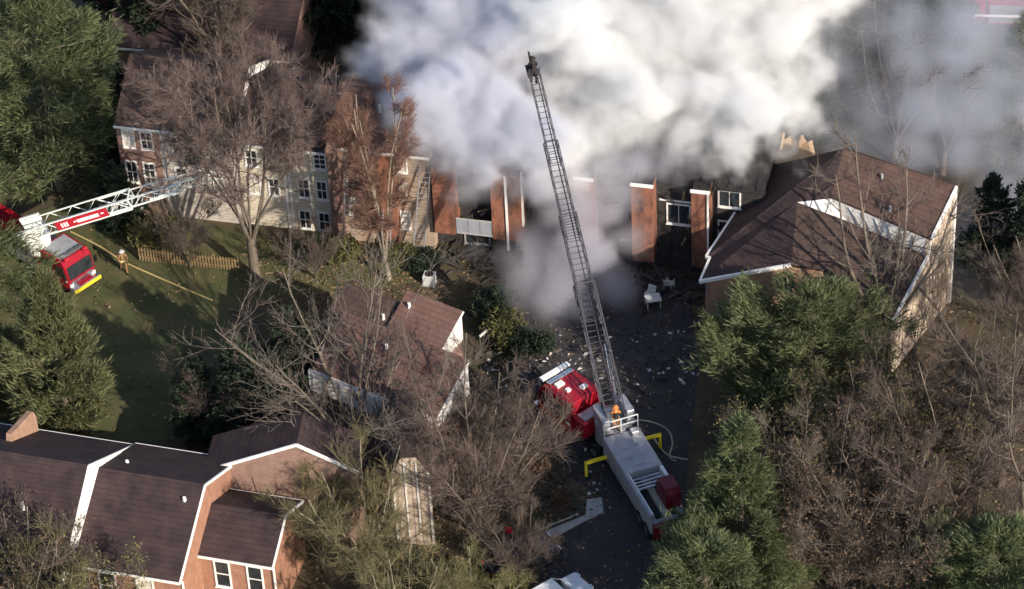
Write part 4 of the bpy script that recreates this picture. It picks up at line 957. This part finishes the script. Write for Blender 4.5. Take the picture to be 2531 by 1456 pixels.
# ================================================================= wreckage
g = np.random.default_rng(77)
for i in range(46):
    u_ = g.uniform(22.9, 42.5); z_ = g.uniform(.3, 6.6); L_ = g.uniform(.8, 2.6); a_ = g.uniform(-1, 1) * (1.4 if i % 3 else .25)
    p0 = Vector((u_, g.uniform(-.25, .42), z_)); MB().beam(p0, p0 + Vector((L_ * math.sin(a_), g.uniform(-.5, .1), L_ * math.cos(a_) * (1 if i % 2 else .4))), .06, .12).build('charred_stud', 'char' if i % 4 else 'wood_old', row)
rb = MB()
for i in range(420):
    u_ = g.uniform(21.5, 43); v_ = -abs(g.normal(0, 1.6)) - .2; p0 = row.matrix_basis @ Vector((u_, v_, .05 + g.uniform(0, .5) * math.exp(v_ * .6))); a_ = g.uniform(0, 6.28); L_ = g.uniform(.3, 1.5)
    rb.beam(p0, p0 + Vector((math.cos(a_) * L_, math.sin(a_) * L_, g.normal(0, .18))), g.uniform(.06, .25), .05)
tag(rb.build('rubble', 'debris_dark'), 'charred boards and rubble heaped along the foot of the burnt row', 'rubble', None, 'stuff')
# ================================================================= smoke
def smoke_material(name, col, dens, aniso=.1):
    m = bpy.data.materials.new(name); m.use_nodes = True; N = m.node_tree.nodes; N.clear()
    o = N.new('ShaderNodeOutputMaterial'); pv = N.new('ShaderNodeVolumePrincipled')
    pv.inputs['Color'].default_value = (*col, 1); pv.inputs['Density'].default_value = dens; pv.inputs['Anisotropy'].default_value = aniso
    pv.inputs['Density Attribute'].default_value = 'density'
    m.node_tree.links.new(pv.outputs[0], o.inputs['Volume']); return m

def smoke(name, puffs, col, dens, label, vox=.5, warp=1.6, wscale=.22, soft=1.6, noise=.55, nscale=.16, aniso=-.08):
    """fog volume grown round soft puffs (x, y, z, radius, strength) with billowing noise"""
    me = bpy.data.meshes.new(name); me.from_pydata([p[:3] for p in puffs], [], [])
    for an, k in (('rad', 3), ('den', 4)):
        at = me.attributes.new(an, 'FLOAT', 'POINT'); at.data.foreach_set('value', [p[k] for p in puffs])
    ma = smoke_material(name, col, dens, aniso); me.materials.append(ma)
    o = link(name, me); tag(o, label, 'smoke', None, 'stuff')
    A = np.array([p[:4] for p in puffs]); lo = (A[:, :3] - A[:, 3:4] * 1.5).min(0); hi = (A[:, :3] + A[:, 3:4] * 1.5).max(0); lo[2] = max(lo[2], .05)
    nt = bpy.data.node_groups.new(name, 'GeometryNodeTree')
    nt.interface.new_socket('Geometry', in_out='INPUT', socket_type='NodeSocketGeometry'); nt.interface.new_socket('Geometry', in_out='OUTPUT', socket_type='NodeSocketGeometry')
    N = nt.nodes; L = nt.links
    gi = N.new('NodeGroupInput'); go = N.new('NodeGroupOutput'); vc = N.new('GeometryNodeVolumeCube'); sm = N.new('GeometryNodeSetMaterial'); sm.inputs['Material'].default_value = ma
    vc.inputs['Min'].default_value = lo; vc.inputs['Max'].default_value = hi; vc.inputs['Background'].default_value = 0
    for i, ax in enumerate('XYZ'): vc.inputs['Resolution ' + ax].default_value = max(8, int((hi[i] - lo[i]) / vox))
    pos = N.new('GeometryNodeInputPosition')
    stre = N.new('ShaderNodeVectorMath'); stre.operation = 'MULTIPLY'; stre.inputs[1].default_value = (.7, .8, 1.15); L.new(pos.outputs[0], stre.inputs[0])
    def noise_(scale, detail, w4):
        n = N.new('ShaderNodeTexNoise'); n.noise_dimensions = '4D'; n.inputs['Scale'].default_value = scale; n.inputs['Detail'].default_value = detail; n.inputs['W'].default_value = w4; n.inputs['Roughness'].default_value = .72
        L.new(stre.outputs[0], n.inputs['Vector']); return n
    nw = noise_(wscale, 4, 1.7)
    sub = N.new('ShaderNodeVectorMath'); sub.operation = 'SUBTRACT'; sub.inputs[1].default_value = (.5, .5, .5); L.new(nw.outputs['Color'], sub.inputs[0])
    scl = N.new('ShaderNodeVectorMath'); scl.operation = 'SCALE'; scl.inputs['Scale'].default_value = warp * 4; L.new(sub.outputs[0], scl.inputs[0])
    add = N.new('ShaderNodeVectorMath'); add.operation = 'ADD'; L.new(pos.outputs[0], add.inputs[0]); L.new(scl.outputs[0], add.inputs[1])
    def math_(op, a, b):
        n = N.new('ShaderNodeMath'); n.operation = op
        for i, x in enumerate((a, b)):
            if x is None: continue
            if isinstance(x, (int, float)): n.inputs[i].default_value = x
            else: L.new(x, n.inputs[i])
        return n.outputs[0]
    pr = N.new('GeometryNodeProximity'); pr.target_element = 'POINTS'; L.new(gi.outputs[0], pr.inputs[0]); L.new(add.outputs[0], pr.inputs['Sample Position'])
    sn = N.new('GeometryNodeSampleNearest'); sn.domain = 'POINT'; L.new(gi.outputs[0], sn.inputs['Geometry']); L.new(add.outputs[0], sn.inputs['Sample Position'])
    vals = {}
    for an in ('rad', 'den'):
        na = N.new('GeometryNodeInputNamedAttribute'); na.data_type = 'FLOAT'; na.inputs['Name'].default_value = an
        si = N.new('GeometryNodeSampleIndex'); si.data_type = 'FLOAT'; si.domain = 'POINT'
        L.new(gi.outputs[0], si.inputs['Geometry']); L.new(na.outputs[0], si.inputs['Value']); L.new(sn.outputs[0], si.inputs['Index']); vals[an] = si.outputs[0]
    nd = noise_(nscale, 6, 5.1)
    nn = math_('MULTIPLY', math_('SUBTRACT', nd.outputs['Fac'], .5), noise * 6)
    d = math_('SUBTRACT', vals['rad'], pr.outputs['Distance'])
    d = math_('ADD', d, math_('MULTIPLY', nn, 1.0))
    mr = N.new('ShaderNodeMapRange'); mr.interpolation_type = 'SMOOTHSTEP'; mr.inputs['From Min'].default_value = 0; mr.inputs['From Max'].default_value = soft; L.new(d, mr.inputs[0])
    den = math_('MULTIPLY', mr.outputs[0], vals['den'])
    L.new(den, vc.inputs['Density']); L.new(vc.outputs[0], sm.inputs[0]); L.new(sm.outputs[0], go.inputs[0])
    md = o.modifiers.new('smoke', 'NODES'); md.node_group = nt
    return o

rg = random.Random(8); puffs = []
def put(x, y, yw, r, den=1.0, j=.6):
    p = at_depth(x, y, yw); puffs.append((p.x + rg.uniform(-j, j), p.y + rg.uniform(-j, j), max(p.z, 1.5), r * rg.uniform(.85, 1.15), den))
def facade_y(px):                     # depth of the row's front wall at that place
    return 5.2 - (px - 1100) * .0069
ROWS = ((415, 1170, 1480, 50, -.6, 1.7), (365, 1080, 1560, 60, .2, 2.3), (345, 1090, 1900, 75, 1.0, 2.6), (280, 1030, 1930, 80, 2.6, 3.0), (200, 940, 1960, 95, 5.2, 2.8), (120, 960, 1990, 100, 7.4, 3.1), (35, 1010, 2010, 105, 9.6, 3.4), (-50, 1000, 2060, 115, 12, 3.8))
left = []
for (y, x0, x1, dx, c, r) in ROWS:
    for x in range(x0, x1, dx): put(x + rg.uniform(-20, 20), y + rg.uniform(-18, 18), facade_y(x) + c, r, rg.uniform(.55, 1.15))
for (x, y, c, r) in ((1380, 60, 5, 2.8), (1430, 130, 4, 2.4), (1500, 190, 3.6, 2.4), (1640, 260, 3, 2.2), (1720, 300, 2.6, 1.8), (1290, 90, 6, 2.0), (1150, 330, 1, 1.7), (1260, 370, .6, 1.5), (1735, 395, 0, .8), (1800, 330, 2, 1.5), (1850, 230, 4.5, 2.3), (1560, 350, 1.6, 1.5), (900, 160, 6.5, 1.8), (960, 120, 7, 2.2), (1010, 180, 5, 2.0), (1080, 250, 3.4, 2.0), (1000, 240, 4.0, 1.6), (1065, 325, .2, 1.5), (1030, 285, 1.8, 1.5), (950, 205, 5, 1.4), (1120, 375, -.3, 1.2), (1180, 400, -.6, 1.2), (1300, 390, -.5, 1.4), (1380, 380, -.4, 1.4), (1450, 370, -.2, 1.5), (1900, 330, 3, 1.5), (1960, 250, 5, 1.8), (2000, 160, 7, 2.0), (1870, 390, 1.2, .9), (1110, 300, 0, 2.3), (1180, 340, -.8, 2.1), (1250, 350, -1.0, 2.1), (1140, 250, 1.5, 2.3), (1220, 280, 1.0, 2.5), (1330, 330, -.6, 2.2), (1960, 340, 2.5, .9), (2030, 290, 4, 1.2)):
    put(x, y, facade_y(x) + c, r * 1.25, 1.5, .2)
less_lit = [p for p in puffs if at_depth(1330, 200, p[1]).x > p[0]]; well_lit = [p for p in puffs if p not in less_lit]  # left puffs split off for a duller tint standing in for weaker light
SETTLE = dict(vox=.31, warp=2.0, wscale=.17, soft=2.4, noise=1.1, nscale=.15)
smoke('smoke_plume', less_lit, (.83, .84, .915), 1.0, 'billowing smoke on the left over the burning roof, tinted blue grey as its less lit side', **SETTLE)
smoke('smoke_plume', well_lit, (.972, .971, .974), .9, 'bright cream white smoke on the right over the burning roof', **SETTLE)
puffs = []
for (x, y, yw, r, d) in ((1330, 620, 2.0, 1.7, .5), (1420, 560, 2.2, 1.9, .6), (1500, 500, 2.6, 1.8, .7), (1390, 690, .4, 2.0, .5), (1480, 640, .2, 2.0, .6), (1310, 720, -.2, 1.6, .35), (1420, 760, -2.2, 1.8, .4), (1520, 720, -1.2, 1.6, .4), (1540, 440, 2.4, 1.6, .7), (1460, 450, 2.6, 1.5, .6), (1380, 470, 2.8, 1.4, .5), (1550, 590, .8, 1.4, .5), (1260, 650, 1.8, 1.2, .3), (1180, 610, 3, 1.0, .25), (1680, 440, 1.0, 1.0, .4), (1630, 420, 1.4, 1.1, .5), (1450, 820, -3.5, 1.2, .25), (1420, 425, 2.4, 1.2, .5), (1500, 425, 2.0, 1.2, .5), (1580, 405, 1.6, 1.2, .5), (1650, 395, 1.2, 1.1, .4), (1710, 375, .8, 1.0, .4), (1340, 440, 2.8, 1.2, .5), (1150, 400, 4.0, 1.1, .5), (1370, 520, 2.2, 1.5, .5), (1440, 500, 1.8, 1.5, .6), (1450, 600, .8, 1.8, .6)):
    put(x, y, yw - .6, r * 1.5, d * 1.7, .1)
smoke('drifting_smoke', puffs, (.70, .69, .76), .9, 'thin grey smoke drifting down in front of the burnt piers', vox=.36, warp=1.0, soft=3.2, noise=.5)
puffs = []
for y in range(-40, 700, 100):
    for x in range(2060, 2640, 100):
        if y > 420 and x < 2400: continue
        put(x, y, facade_y(1700) + 2.5 + (400 - y) * .02, 3.3, rg.uniform(.8, 1.2) * (1.0 if x > 2200 else .5), .8)
smoke('smoke_veil', puffs, (.62, .65, .75), .38, 'thin blue grey smoke veil hanging behind the right house', vox=.6, warp=2.0, soft=4.0, noise=.9, nscale=.12)
